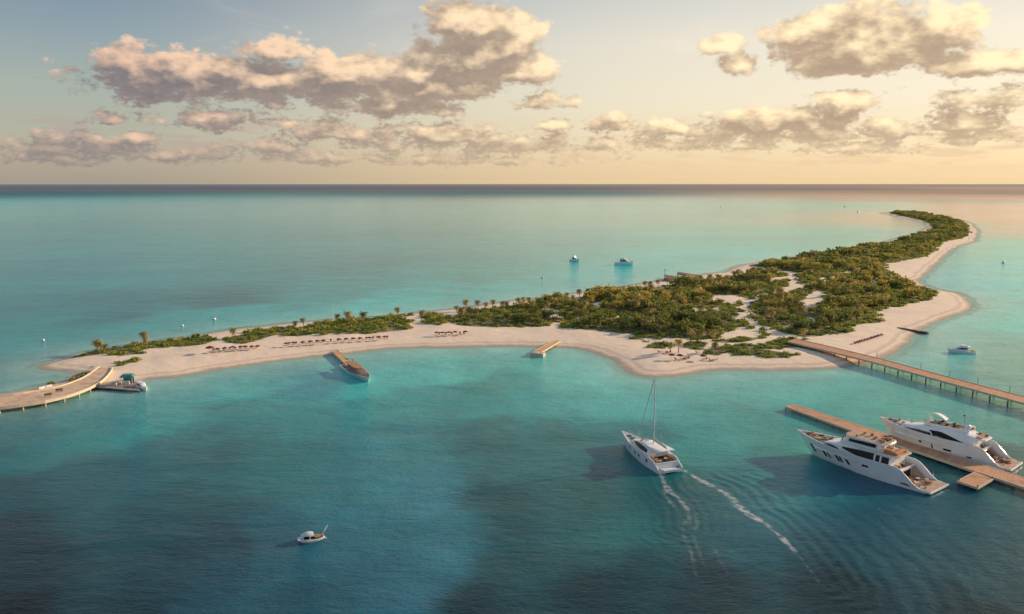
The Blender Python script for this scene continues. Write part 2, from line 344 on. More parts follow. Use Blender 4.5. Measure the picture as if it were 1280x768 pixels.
# ---------------------------------------------------------------- sand
def b_sand(N, b, tc):
    o = tc.outputs['Object']
    n1 = N.noise(o, 0.05, 4, 0.6); n2 = N.noise(o, 0.9, 5, 0.65)
    dry = N.mix(n1, (0.84, 0.66, 0.49), (0.92, 0.75, 0.58))
    dry = N.mix(N.m('MULTIPLY', N.ss(n2, 0.45, 0.75), 0.35), dry, (0.50, 0.385, 0.30))
    sd = attr(N, 'sd')
    wl = N.m('ADD', sd, N.m('MULTIPLY', N.m('SUBTRACT', N.noise(o, 0.22, 3, 0.6), 0.5), 4.0))
    wet = N.mix(N.ss(wl, 3.4, 0.2), dry, (0.48, 0.36, 0.27))
    wet = N.mix(N.ss(sd, 0.0, -2.5), wet, (0.62, 0.66, 0.55))
    band = N.m('MULTIPLY', N.ss(wl, 3.2, 4.6), N.ss(wl, 7.0, 4.8))
    wet = N.mix(N.m('MULTIPLY', band, 0.42), wet, (0.42, 0.30, 0.24))
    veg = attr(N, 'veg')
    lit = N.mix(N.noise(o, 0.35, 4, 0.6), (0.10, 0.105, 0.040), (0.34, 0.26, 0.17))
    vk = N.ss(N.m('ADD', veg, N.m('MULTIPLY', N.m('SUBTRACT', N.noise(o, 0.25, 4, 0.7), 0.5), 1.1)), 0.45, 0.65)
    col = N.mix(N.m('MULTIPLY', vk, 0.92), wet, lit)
    N.put(b.inputs['Base Color'], col); b.inputs['Roughness'].default_value = 0.95
    bump(N, b, N.m('ADD', N.noise(o, 1.3, 6, 0.65), N.m('MULTIPLY', N.noise(o, 0.3, 3), 2)), 0.45, 0.14)
M_sand = mat('sand', build=b_sand)
def polar_grid(radii, thetas):
    Rr, T = np.meshgrid(radii, thetas, indexing='ij')
    return Rr * np.sin(T), Rr * np.cos(T)
def grid_faces(nr, nt_, keep=None, wrap=False):
    i = np.arange(nr - 1)[:, None]; j = np.arange(nt_ if wrap else nt_ - 1)[None, :]; j2 = (j + 1) % nt_
    f = np.stack([i * nt_ + j, i * nt_ + j2, (i + 1) * nt_ + j2, (i + 1) * nt_ + j], -1).reshape(-1, 4)
    f = f[:, ::-1]
    return f if keep is None else f[keep[f].all(1)]
def compact(xyz, f, at):
    used = np.unique(f); idx = np.full(len(xyz), -1); idx[used] = np.arange(len(used))
    return xyz[used], idx[f], {k: v[used] for k, v in at.items()}
radii = 185 * 1.0042 ** np.arange(0, 552); th = np.radians(np.arange(-37, 36.01, 0.17))
GX, GY = polar_grid(radii, th); X = GX.ravel(); Y = GY.ravel()
sd = signed(X, Y); wood, low = veg_masks(X, Y)
veg = np.maximum(wood * 1.0, low * 0.9)
Vg = veg.reshape(GX.shape)
for _ in range(2):
    Vp = np.pad(Vg, 1, mode='edge'); Vg = (Vp[:-2, 1:-1] + Vp[2:, 1:-1] + Vp[1:-1, :-2] + Vp[1:-1, 2:] + Vp[1:-1, 1:-1]) / 5
Z = ground_z(sd, X, Y)
f = grid_faces(*GX.shape, keep=sd > -45)
v_, f_, at_ = compact(np.stack([X, Y, Z], 1), f, {'sd': sd, 'veg': Vg.ravel()})
isl = mesh_np('sand_island', v_, f_.ravel(), np.full(len(f_), 4), [M_sand], at_)
tag(isl, kind='structure')
def gz(x, y):
    x = np.atleast_1d(np.asarray(x, float)); y = np.atleast_1d(np.asarray(y, float)); return ground_z(signed(x, y), x, y)

# ---------------------------------------------------------------- water
WCOL = [  # photo pixel, water colour there: deep to shallow, plus painted sky reflection far right, strength
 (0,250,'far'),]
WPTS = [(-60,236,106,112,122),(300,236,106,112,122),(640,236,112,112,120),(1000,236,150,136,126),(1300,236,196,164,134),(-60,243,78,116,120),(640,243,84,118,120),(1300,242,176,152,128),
 (0,262,78,150,146),(300,262,82,152,148),(640,262,88,154,148),(900,262,104,160,150),(1060,258,124,168,152),(1190,252,170,168,142),(1225,246,215,176,140),(1225,258,215,182,144),(1280,248,240,182,142),(1280,260,240,182,142),(1280,272,236,184,144),(1350,262,240,182,142),(1350,280,236,182,142),(1270,285,200,188,152),  # peach right-hand points paint the warm sky reflection into the water colour
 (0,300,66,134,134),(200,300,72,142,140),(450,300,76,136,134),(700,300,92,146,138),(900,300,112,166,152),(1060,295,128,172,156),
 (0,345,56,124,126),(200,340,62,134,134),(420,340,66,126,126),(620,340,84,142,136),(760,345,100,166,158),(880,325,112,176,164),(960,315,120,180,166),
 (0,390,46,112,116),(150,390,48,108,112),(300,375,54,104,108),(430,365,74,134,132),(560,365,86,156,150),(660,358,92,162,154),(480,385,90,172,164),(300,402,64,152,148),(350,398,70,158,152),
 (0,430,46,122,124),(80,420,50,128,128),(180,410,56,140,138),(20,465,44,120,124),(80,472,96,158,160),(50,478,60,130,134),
 (0,530,30,104,112),(120,515,42,128,134),(220,500,60,150,152),(330,475,70,164,164),(450,470,84,174,172),(560,460,96,182,176),(660,460,100,184,178),(740,460,104,186,180),(390,470,46,132,146),  # last, darker point paints the shadow left of the narrow jetty
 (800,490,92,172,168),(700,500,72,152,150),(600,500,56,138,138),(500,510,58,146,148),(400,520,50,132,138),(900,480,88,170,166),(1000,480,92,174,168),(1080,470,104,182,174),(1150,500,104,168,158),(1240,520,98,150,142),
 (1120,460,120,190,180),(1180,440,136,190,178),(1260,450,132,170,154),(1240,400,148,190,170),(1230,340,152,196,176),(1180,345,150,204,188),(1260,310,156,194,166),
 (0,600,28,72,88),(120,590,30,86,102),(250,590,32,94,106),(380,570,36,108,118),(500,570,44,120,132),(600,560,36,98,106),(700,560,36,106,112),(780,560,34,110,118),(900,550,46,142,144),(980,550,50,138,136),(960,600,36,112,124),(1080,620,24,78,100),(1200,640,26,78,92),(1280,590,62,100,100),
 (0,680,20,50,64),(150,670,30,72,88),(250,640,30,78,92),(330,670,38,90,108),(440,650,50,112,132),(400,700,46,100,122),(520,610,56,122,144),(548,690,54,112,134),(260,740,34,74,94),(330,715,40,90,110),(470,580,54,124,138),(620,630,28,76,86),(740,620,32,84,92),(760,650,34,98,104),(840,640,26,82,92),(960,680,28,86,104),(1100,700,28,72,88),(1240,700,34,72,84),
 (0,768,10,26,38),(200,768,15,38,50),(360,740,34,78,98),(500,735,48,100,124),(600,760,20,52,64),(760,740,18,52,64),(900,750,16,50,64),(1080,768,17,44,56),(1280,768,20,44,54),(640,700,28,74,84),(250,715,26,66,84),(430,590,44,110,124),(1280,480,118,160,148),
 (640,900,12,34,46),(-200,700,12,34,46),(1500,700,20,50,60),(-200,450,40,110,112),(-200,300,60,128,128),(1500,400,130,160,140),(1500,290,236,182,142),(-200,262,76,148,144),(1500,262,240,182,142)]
def b_water(N, b, tc):
    nt = N.nt; o = tc.outputs['Object']
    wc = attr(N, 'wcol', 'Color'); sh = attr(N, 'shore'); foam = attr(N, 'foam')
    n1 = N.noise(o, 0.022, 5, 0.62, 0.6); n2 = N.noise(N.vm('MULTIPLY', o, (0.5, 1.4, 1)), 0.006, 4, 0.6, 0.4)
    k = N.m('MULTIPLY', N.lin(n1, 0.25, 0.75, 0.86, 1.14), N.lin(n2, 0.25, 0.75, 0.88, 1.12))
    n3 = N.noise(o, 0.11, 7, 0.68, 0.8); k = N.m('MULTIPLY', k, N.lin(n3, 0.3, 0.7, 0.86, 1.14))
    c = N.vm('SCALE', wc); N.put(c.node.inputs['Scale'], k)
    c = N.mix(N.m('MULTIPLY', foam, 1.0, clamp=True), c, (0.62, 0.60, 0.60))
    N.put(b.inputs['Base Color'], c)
    b.inputs['IOR'].default_value = 1.333; farw = N.ss(N.vm('LENGTH', o), 1700, 6500); N.put(b.inputs['Specular IOR Level'], N.m('MULTIPLY_ADD', farw, -0.12, 0.22))
    N.put(b.inputs['Roughness'], N.mix(N.m('MAXIMUM', foam, N.m('MULTIPLY', farw, 0.55)), (0.11, 0.11, 0.11), (0.8, 0.8, 0.8)))
    s1 = N.vm('MULTIPLY', o, (0.75, 1.35, 1))
    h = N.m('MULTIPLY', N.noise(s1, 1.5, 5, 0.65, 0.6), 0.26)
    h = N.m('MULTIPLY_ADD', N.noise(s1, 0.40, 3, 0.55, 0.4), 0.36, h)
    h = N.m('MULTIPLY_ADD', N.noise(s1, 0.05, 3, 0.5, 0.3), 1.3, h)
    nrm = bump(N, b, h, 1.0, 0.6)
    # shallow water lets the sand show through
    tr = N.n('ShaderNodeBsdfTransparent'); tr.inputs[0].default_value = (0.86, 0.99, 0.97, 1)
    mx = N.n('ShaderNodeMixShader')
    e = N.m('ADD', sh, N.m('MULTIPLY', N.m('SUBTRACT', N.noise(o, 0.12, 3, 0.6), 0.5), 3.0))
    a = N.m('MAXIMUM', N.ss(e, -0.6, 6.0, 0.06, 1.0), N.m('MULTIPLY', foam, 1.0))
    N.put(mx.inputs[0], a); nt.links.new(tr.outputs[0], mx.inputs[1]); nt.links.new(b.outputs[0], mx.inputs[2])
    out = [n for n in nt.nodes if n.type == 'OUTPUT_MATERIAL'][0]; nt.links.new(mx.outputs[0], out.inputs[0])
M_water = mat('sea_water', build=b_water)
BAR = [((95,470), 26), ((70,470), 20), ((118,455), 10)]
def build_water():
    rad = [2.0, 20.0, 60.0]; r = 88.0
    while r < 100000:
        rad.append(r); r *= 1.0027 if r < 330 else (1.007 if r < 2600 else 1.06)
    rad.append(140000.0); radii = np.array(rad)
    dense = np.arange(-42, 42.001, 0.16); side = np.arange(44, 316, 4.0)
    th = np.radians(np.concatenate([dense, side])); GX, GY = polar_grid(radii, th); X = GX.ravel(); Y = GY.ravel()
    r = np.hypot(X, Y); t = np.arctan2(X, Y)
    shore = np.full(X.shape, 999.0); m = (r > 120) & (r < 2600) & (np.abs(t) < R(43))
    shore[m] = -signed(X[m], Y[m])
    # water colour, with its painted sky reflection and jetty shadow, spread between the plan's points in (bearing, log distance)
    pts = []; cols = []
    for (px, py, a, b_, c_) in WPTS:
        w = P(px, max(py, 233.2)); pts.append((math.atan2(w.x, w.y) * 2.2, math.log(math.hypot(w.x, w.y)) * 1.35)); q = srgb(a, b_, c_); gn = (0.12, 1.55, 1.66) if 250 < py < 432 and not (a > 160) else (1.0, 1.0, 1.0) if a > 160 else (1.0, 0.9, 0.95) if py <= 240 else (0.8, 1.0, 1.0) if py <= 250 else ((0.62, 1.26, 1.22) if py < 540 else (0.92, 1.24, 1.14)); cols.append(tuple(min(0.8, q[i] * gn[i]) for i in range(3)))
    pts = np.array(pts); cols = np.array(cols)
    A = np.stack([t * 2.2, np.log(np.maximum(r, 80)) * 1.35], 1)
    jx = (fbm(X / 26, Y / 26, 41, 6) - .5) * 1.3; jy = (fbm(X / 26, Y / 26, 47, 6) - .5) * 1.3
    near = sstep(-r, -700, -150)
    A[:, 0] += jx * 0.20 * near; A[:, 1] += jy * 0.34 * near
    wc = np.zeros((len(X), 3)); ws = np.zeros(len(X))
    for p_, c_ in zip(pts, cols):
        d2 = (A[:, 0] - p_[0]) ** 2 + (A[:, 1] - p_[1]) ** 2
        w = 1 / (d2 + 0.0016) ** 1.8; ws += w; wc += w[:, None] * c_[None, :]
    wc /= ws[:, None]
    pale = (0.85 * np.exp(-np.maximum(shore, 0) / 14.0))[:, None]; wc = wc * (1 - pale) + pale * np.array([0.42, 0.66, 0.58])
    # wake of the catamaran: two foam tracks and the crests beside them
    foam = np.zeros(len(X)); Z = np.zeros(len(X))
    tracks = [([(857,589),(868,596),(880,603),(893,609),(906,616),(915,623),(922,632),(932,641),(945,648),(957,655),(968,664),(980,675),(988,684),(1000,697),(1012,712),(1024,728)], 0.58, 0.85),
              ([(826,592),(829,600),(832,608),(838,616),(848,622),(856,632),(862,645),(863,660)], 0.50, 0.55), ([(832,606),(831,618),(838,630),(856,642)], 0.22, 0.28),
              ([(857,650),(854,664),(857,676),(864,690),(868,712),(872,735)], 0.22, 0.22), ([(893,685),(898,697),(906,710),(912,722)], 0.22, 0.14), ([(870,640),(872,655),(866,668),(874,690),(884,720)],0.2,0.16)]
    mm = (r > 110) & (r < 240) & (t > R(2)) & (t < R(36)); xm = X[mm]; ym = Y[mm]; fm = np.zeros(mm.sum()); zm = np.zeros(mm.sum())
    jit = (fbm(xm / 2.2, ym / 2.2, 71, 3) - .5) * 2.4
    for k, (tr, wd, am) in enumerate(tracks):
        pw = np.array(world_poly(tr)); seg = np.hypot(*np.diff(pw, axis=0).T); cum = np.concatenate([[0], np.cumsum(seg)]); best = np.full(xm.shape, 1e9); par = np.zeros(xm.shape); side_ = np.zeros(xm.shape)
        for i in range(len(pw) - 1):
            a = pw[i]; b_ = pw[i + 1]; dv = b_ - a; L = (dv ** 2).sum(); tt = np.clip(((xm - a[0]) * dv[0] + (ym - a[1]) * dv[1]) / L, 0, 1)
            dx = xm - a[0] - tt * dv[0]; dy = ym - a[1] - tt * dv[1]; d = np.hypot(dx, dy); u = d < best
            best[u] = d[u]; par[u] = (cum[i] + tt * seg[i])[u]; side_[u] = np.sign(dv[0] * dy - dv[1] * dx)[u]
        s = par / cum[-1]; wdt = wd * (0.55 + 0.9 * np.sin(np.pi * np.clip(s * 1.3, 0, 1))) * (1 - 0.6 * s) + 0.15
        fz = sstep(-(best + jit * wd * 0.8), -wdt * 1.25, -wdt * 0.35) * (1 - sstep(s, 0.62, 1.0) * 0.92)
        brk = sstep(fbm(xm / 0.7, ym / 0.7, 90 + k, 3), 0.38, 0.62)
        fm = np.maximum(fm, fz * am * (0.16 + 0.90 * brk))
        if k == 0:
            zz = np.sin(best * 2 * np.pi / (2.2 + best * 0.03) + par * 0.10 + (fbm(xm / 7, ym / 7, 95, 3) - .5) * 7.0) * np.exp(-best / 20) * 0.10 * sstep(s, 0.0, 0.15) * (side_ > 0) * sstep(best, 0.6, 3.0)
            zm += zz
        if k == 1:
            zm += np.sin(best * 2 * np.pi / 1.9) * np.exp(-best / 6) * 0.06 * (best > 0.5)
    foam[mm] = np.clip(fm, 0, 1); Z[mm] = zm
    # thin white swash along the beaches
    sw = sstep(-np.abs(shore - 0.4 + (fbm(X / 6, Y / 6, 55, 3) - .5) * 2.6), -1.1, -0.2) * 0.8 * sstep(fbm(X / 20, Y / 20, 58, 2), 0.35, 0.6)
    foam = np.maximum(foam, np.where(m, sw, 0))
    for (c, rad_) in BAR:
        w = P(*c); d = np.hypot(X - w.x, (Y - w.y)) / rad_; shore = np.minimum(shore, 3 + 14 * np.clip(d, 0, 80))
    f = grid_faces(*GX.shape, wrap=True)
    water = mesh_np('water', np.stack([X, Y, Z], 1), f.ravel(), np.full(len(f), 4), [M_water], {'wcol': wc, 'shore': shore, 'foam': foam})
    tag(water, kind='structure')
build_water()
sb = mesh_np('seabed', [(-90000, -90000, -6), (90000, -90000, -6), (90000, 90000, -6), (-90000, 90000, -6)], [0, 1, 2, 3], [4], [mat('deep_sand', (0.12, 0.22, 0.22), 0.9)]); tag(sb, kind='structure')
# ---------------------------------------------------------------- vegetation
def b_leaf(dark, mid, gold):
    def f(N, b, tc):
        nt = N.nt; t = attr(N, 'tint'); oi = N.n('ShaderNodeObjectInfo')
        k = N.m('ADD', N.m('MULTIPLY', t, 0.70), N.m('MULTIPLY', oi.outputs['Random'], 0.42))
        c = N.mix(N.ss(k, 0.1, 0.55), dark, mid); c = N.mix(N.ss(k, 0.58, 1.05), c, gold)
        N.put(b.inputs['Base Color'], c); b.inputs['Roughness'].default_value = 0.6; b.inputs['Specular IOR Level'].default_value = 0.25
        tr = N.n('ShaderNodeBsdfTranslucent'); N.put(tr.inputs[0], c); mx = N.n('ShaderNodeMixShader'); mx.inputs[0].default_value = 0.28
        nt.links.new(b.outputs[0], mx.inputs[1]); nt.links.new(tr.outputs[0], mx.inputs[2])
        out = [n for n in nt.nodes if n.type == 'OUTPUT_MATERIAL'][0]; nt.links.new(mx.outputs[0], out.inputs[0])
    return f
M_leaf = mat('leaves', build=b_leaf((0.06, 0.085, 0.022), (0.24, 0.275, 0.060), (0.68, 0.50, 0.13)))
M_scrub = mat('scrub_leaves', build=b_leaf((0.085, 0.12, 0.026), (0.26, 0.31, 0.062), (0.60, 0.50, 0.12)))
M_palm = mat('palm_fronds', build=b_leaf((0.10, 0.115, 0.035), (0.30, 0.26, 0.08), (0.64, 0.46, 0.16)))
M_bark = mat('bark', (0.16, 0.115, 0.08), 0.9)
def rot_basis(nrm):
    a = np.where(np.abs(nrm[:, 2:3]) < 0.9, np.array([[0, 0, 1.0]]), np.array([[1.0, 0, 0]]))
    u = np.cross(nrm, a); u /= np.linalg.norm(u, axis=1, keepdims=True) + 1e-9; v = np.cross(nrm, u); return u, v
def leaf_proto(n, rx, rz, zc, leaf, seed, lobes=7, dome=False):
    g = np.random.default_rng(seed)
    lc = g.normal(size=(lobes, 3)); lc /= np.linalg.norm(lc, axis=1, keepdims=True); lc *= g.uniform(0.25, 0.68, (lobes, 1))
    if dome: lc[:, 2] = np.abs(lc[:, 2]) * 0.6
    lr = g.uniform(0.34, 0.55, lobes); lt = g.uniform(0, 1, lobes)
    w = g.integers(0, lobes, n); d = g.normal(size=(n, 3)); d /= np.linalg.norm(d, axis=1, keepdims=True)
    p = lc[w] + d * lr[w][:, None] * g.uniform(0.55, 1.12, (n, 1)) ** 0.5
    if dome: p[:, 2] = np.abs(p[:, 2])
    tint = np.clip(lt[w] * 0.45 + g.uniform(0, 0.35, n) + (p[:, 2] > 0.35) * g.uniform(0, 0.12, n), 0, 1)
    p = p * np.array([rx, rx, rz]) + np.array([0, 0, zc])
    nr = d * 0.7 + g.normal(size=(n, 3)) * 0.6; nr /= np.linalg.norm(nr, axis=1, keepdims=True)
    u, v = rot_basis(nr); an = g.uniform(0, 6.28, (n, 1)); uu = u * np.cos(an) + v * np.sin(an); vv = -u * np.sin(an) + v * np.cos(an)
    s = leaf * g.uniform(0.6, 1.3, (n, 1)) * 0.5
    q = np.stack([p - uu * s, p - vv * s * 0.55 + nr * s * 0.25, p + uu * s, p + vv * s * 0.55 + nr * s * 0.25], 1).reshape(-1, 3)
    return q, np.repeat(tint, 4), 4
def tube_np(path, rad, n=6):
    path = np.asarray(path, float); V = []; F = []
    for i, p in enumerate(path):
        t = path[min(i + 1, len(path) - 1)] - path[max(i - 1, 0)]; t /= np.linalg.norm(t) + 1e-9
        a = np.array([1.0, 0, 0]) if abs(t[2]) > 0.8 else np.array([0, 0, 1.0])
        u = np.cross(t, a); u /= np.linalg.norm(u); v = np.cross(t, u)
        for k in range(n):
            an = 2 * math.pi * k / n; V.append(p + (u * math.cos(an) + v * math.sin(an)) * rad[i])
    for i in range(len(path) - 1):
        for k in range(n): F.append([i * n + k, i * n + (k + 1) % n, (i + 1) * n + (k + 1) % n, (i + 1) * n + k])
    return np.array(V), F
def trunk_mesh(name, h, seed, r=0.11):
    g = np.random.default_rng(seed); parts = []
    parts.append(tube_np([(0, 0, -0.3), (0.03, 0, h * 0.3), (0.1 * g.normal(), 0.1 * g.normal(), h * 0.75)], [r * 1.4, r, r * 0.5]))
    for k in range(5):
        a = g.uniform(0, 6.28); parts.append(tube_np([(0, 0, h * 0.25), (math.cos(a) * h * 0.16, math.sin(a) * h * 0.16, h * 0.5), (math.cos(a) * h * 0.32, math.sin(a) * h * 0.32, h * 0.78)], [r * 0.7, r * 0.45, r * 0.15], 5))
    return parts
def merge(parts):
    V = []; F = []; o = 0
    for v, f in parts:
        V.append(np.asarray(v)); F += [[i + o for i in q] for q in f]; o += len(v)
    return np.concatenate(V), F
def mk(name, V, F, mats, attrs=None, smooth=True, parent=None):
    return mesh_np(name, V, [i for q in F for i in q], [len(q) for q in F], mats, attrs, smooth, parent)
def frond_crown(nf, L, seed, z=0.0):
    g = np.random.default_rng(seed); V = []; T = []
    for k in range(nf):
        az = 2 * math.pi * k / nf + g.uniform(-.25, .25); up = g.uniform(-0.75, 1.1); l = L * g.uniform(0.8, 1.1); tn = g.uniform(0.1, 0.95) if up > 0 else 1.0
        pts = []; p = np.array([0, 0, z]); el = up; ns = 7
        for s in range(ns + 1):
            pts.append(p.copy()); p = p + l / ns * np.array([math.cos(az) * math.cos(el), math.sin(az) * math.cos(el), math.sin(el)]); el -= 0.30 + 0.05 * g.normal()
        sd = np.array([-math.sin(az), math.cos(az), 0])
        for s in range(ns):
            w = 0.55 * math.sin(math.pi * (s + 0.8) / (ns + 0.9)) ** 0.7 * L / 2.4
            for sgn in (-1, 1):
                a = pts[s]; b = pts[s] * 0.35 + pts[s + 1] * 0.65; tip = (pts[s] + pts[s + 1]) / 2 + (pts[s + 1] - pts[s]) * 0.7 + sd * sgn * w + np.array([0, 0, -w * 0.45])
                V += [a, b, tip + (b - a) * 0.25, tip]; T += [tn * 0.8 + g.uniform(0, .2)] * 4
    return np.array(V), np.array(T)
def quads(n): return [[4 * i, 4 * i + 1, 4 * i + 2, 4 * i + 3] for i in range(n // 4)]
def thing(name, label, cat, loc=(0, 0, 0), rz=0.0, group=None):
    o = bpy.data.objects.new(name, None); C.objects.link(o); o.location = loc; o.rotation_euler = (0, 0, rz); o.empty_display_size = 0.3
    return tag(o, label, cat, group)
def copy_thing(root, loc, rz, scale=None, label=None, group=None):
    def cp(o, parent):
        c = o.copy(); C.objects.link(c); c.parent = parent
        for ch in kids.get(o.name, []): cp(ch, c)
        return c
    kids = {}
    def walk(o):
        kids[o.name] = list(o.children)
        for ch in o.children: walk(ch)
    walk(root); r = cp(root, None); r.location = loc; r.rotation_euler = (0, 0, rz)
    if scale is not None: r.scale = scale
    if label: r['label'] = label
    if group: r['group'] = group
    return r

# where the plants stand
def scatter(spacing, rmin, rmax, seed):
    g = np.random.default_rng(seed); tmax = R(36); xs = np.arange(-rmax * 0.62, rmax * 0.62, spacing); ys = np.arange(rmin * 0.75, rmax, spacing)
    XX, YY = np.meshgrid(xs, ys); X = XX.ravel(); Y = YY.ravel(); r = np.hypot(X, Y); t = np.arctan2(X, Y); k = (r > rmin) & (r < rmax) & (np.abs(t) < tmax); X = X[k]; Y = Y[k]
    X = X + g.uniform(-.45, .45, len(X)) * spacing; Y = Y + g.uniform(-.45, .45, len(X)) * spacing; return X, Y
def build_vegetation():
    recs = {'tree': [], 'bush': [], 'palm': []}
    for sp, r0, r1, sd_ in ((2.9, 180, 560, 1), (3.6, 560, 1900, 2)):
        X, Y = scatter(sp, r0, r1, sd_); wood, low = veg_masks(X, Y); k = wood | low; X = X[k]; Y = Y[k]; wood = wood[k]; low = low[k]
        sdv = signed(X, Y); k = sdv > 2.0; X = X[k]; Y = Y[k]; wood = wood[k]; low = low[k]; sdv = sdv[k]
        g = np.random.default_rng(sd_ + 50); n = len(X)
        edge = np.zeros(n, bool)
        for dx, dy in ((0, -7), (-5, -4), (5, -4), (0, 5)):
            w2, l2 = veg_masks(X + dx, Y + dy); edge |= ~(w2)
        patch = fbm(X / 16, Y / 16, 61, 3); u = g.uniform(0, 1, n); hgt = 2.1 + 3.0 * sstep(fbm(X / 24, Y / 24, 67, 3), 0.32, 0.66) + g.uniform(-0.7, 1.2, n)
        tree = wood & ~edge & (patch > 0.37) & (u < 0.80); bush = ((wood & ~tree & (u < 0.93)) | (low & (patch > 0.28) & (u < 0.96)))
        palm = wood & tree & (g.uniform(0, 1, n) < (0.06 if sd_ == 1 else 0.01)); tree &= ~palm
        zz = ground_z(sdv, X, Y)
        for nm, m in (('tree', tree), ('bush', bush), ('palm', palm)):
            recs[nm].append(np.stack([X[m], Y[m], zz[m], hgt[m]], 1))
    T = np.concatenate(recs['tree']); Bh = np.concatenate(recs['bush']); Pm = np.concatenate(recs['palm'])
    T = T[np.argsort(np.hypot(T[:, 0], T[:, 1]))]; Bh = Bh[np.argsort(np.hypot(Bh[:, 0], Bh[:, 1]))]
    print('trees', len(T), 'bushes', len(Bh), 'palms', len(Pm))
    # prototypes of unit size (crown about 1 wide-half, scaled)
    tp = [leaf_proto(190, 0.62, 0.40, 0.62, 0.17, 100 + i) for i in range(5)]
    tfar = [leaf_proto(34, 0.66, 0.42, 0.60, 0.40, 200 + i, 5) for i in range(4)]; tmid = [leaf_proto(90, 0.64, 0.42, 0.60, 0.25, 300 + i) for i in range(4)]
    bp = [leaf_proto(100, 1.0, 0.62, 0.0, 0.36, 400 + i, 6, True) for i in range(4)]; bfar = [leaf_proto(26, 1.0, 0.62, 0.0, 0.7, 500 + i, 4, True) for i in range(3)]
    def proto_obj(nm, pr, m): q, t, _ = pr; o = mk(nm, q, quads(len(q)), [m], {'tint': t}, False); return o
    # individual trees
    TL = 'olive green broadleaf tree among many alike at the seaward edge of the wood'
    g = np.random.default_rng(5); roots = []
    NT_ = 296
    for i in range(NT_):
        x, y, z, h = T[i]
        if i < 5:
            r = thing('broadleaf_tree', TL, 'tree', group='broadleaf trees of the island wood')
            c = proto_obj('crown', tp[i], M_leaf); c.parent = r
            V, F = merge(trunk_mesh('trunk', 0.9, 40 + i, 0.03)); mk('trunk', V, F, [M_bark], None, True, r); roots.append(r)
        else: r = copy_thing(roots[i % 5], (0, 0, 0), 0)
        r.location = (x, y, z - 0.1); r.rotation_euler = (0, 0, g.uniform(0, 6.28)); w = h * g.uniform(0.8, 1.45); r.scale = (w, w, h)
    roots = []
    for i in range(296):
        x, y, z, h = Bh[i]
        if i < 4:
            r = proto_obj('low_shrub', bp[i], M_scrub); tag(r, 'low rounded green shrub in the scrub patches along the sand', 'shrub', 'low shrubs on the sand'); roots.append(r)
        else: r = roots[i % 4].copy(); C.objects.link(r)
        w = g.uniform(1.5, 2.7); r.location = (x, y, z - 0.05); r.rotation_euler = (0, 0, g.uniform(0, 6.28)); r.scale = (w, w, w * g.uniform(0.6, 1.15))
    # the rest of the wood and scrub
    def mass(name, recs_, protos, m, wf, label, cat):
        Vs = []; Ts = []
        idx = g.integers(0, len(protos), len(recs_))
        for k, pr in enumerate(protos):
            rr = recs_[idx == k]
            if not len(rr): continue
            q, t, _ = pr; n = len(rr); a = g.uniform(0, 6.28, n); w, h = wf(rr, g); ca = np.cos(a) * w; sa = np.sin(a) * w
            VX = q[None, :, 0] * ca[:, None] - q[None, :, 1] * sa[:, None] + rr[:, 0:1]; VY = q[None, :, 0] * sa[:, None] + q[None, :, 1] * ca[:, None] + rr[:, 1:2]; VZ = q[None, :, 2] * h[:, None] + rr[:, 2:3]
            Vs.append(np.stack([VX, VY, VZ], -1).reshape(-1, 3)); Ts.append(np.clip(t[None, :] * 0.70 + g.uniform(-0.22, 0.62, (n, 1)), 0, 1).ravel())
        V = np.concatenate(Vs); T_ = np.concatenate(Ts); nf = len(V) // 4
        o = mesh_np(name, V, np.arange(len(V)), np.full(nf, 4), [m], {'tint': T_}, False); tag(o, label, cat, kind='stuff'); print(name, nf); return o
    rest = T[NT_:]; r = np.hypot(rest[:, 0], rest[:, 1])
    wt_ = lambda rr, g: (rr[:, 3] * g.uniform(0.95, 1.35, len(rr)), rr[:, 3])
    mass('island_wood', rest[r < 620], tmid, M_leaf, wt_, 'dense olive green wood covering the middle of the island', 'wood')
    mass('distant_wood', rest[r >= 620], tfar, M_leaf, lambda rr, g: (rr[:, 3] * g.uniform(1.1, 1.5, len(rr)), rr[:, 3]), 'dense green wood on the narrow far neck of the island', 'wood')
    rb = Bh[296:]; r = np.hypot(rb[:, 0], rb[:, 1]); wb = lambda rr, g: (lambda w: (w, w * g.uniform(0.6, 1.25, len(rr))))(g.uniform(1.6, 2.9, len(rr)))
    mass('island_scrub', rb[r < 620], [leaf_proto(46, 1.0, 0.62, 0.0, 0.52, 600 + i, 5, True) for i in range(3)], M_scrub, wb, 'green scrub skirting the edges of the island wood', 'scrub')
    mass('distant_scrub', rb[r >= 620], bfar, M_scrub, wb, 'low scrub along the far neck of the island', 'scrub')
    # palms
    proto = []
    for i in range(4):
        r = thing('palm_tree', 'palm tree rising among the broadleaf trees of the island wood', 'palm tree', group='palms in the island wood')
        h = [4.0, 4.8, 5.3, 4.3][i]; lean = [(0.3, 0.1), (-0.5, 0.2), (0.2, -0.4), (0.7, 0.3)][i]
        V, F = tube_np([(0, 0, -0.3), (lean[0] * 0.2, lean[1] * 0.2, h * 0.33), (lean[0] * 0.6, lean[1] * 0.6, h * 0.7), (lean[0], lean[1], h)], [0.22, 0.16, 0.13, 0.12], 7); mk('trunk', V, F, [M_bark], None, True, r)
        V, T_ = frond_crown(30, 2.7, 700 + i); V = V + np.array([lean[0], lean[1], h - 0.05]); mk('crown', V, quads(len(V)), [M_palm], {'tint': T_}, False, r); proto.append(r)
    used = [False] * 4
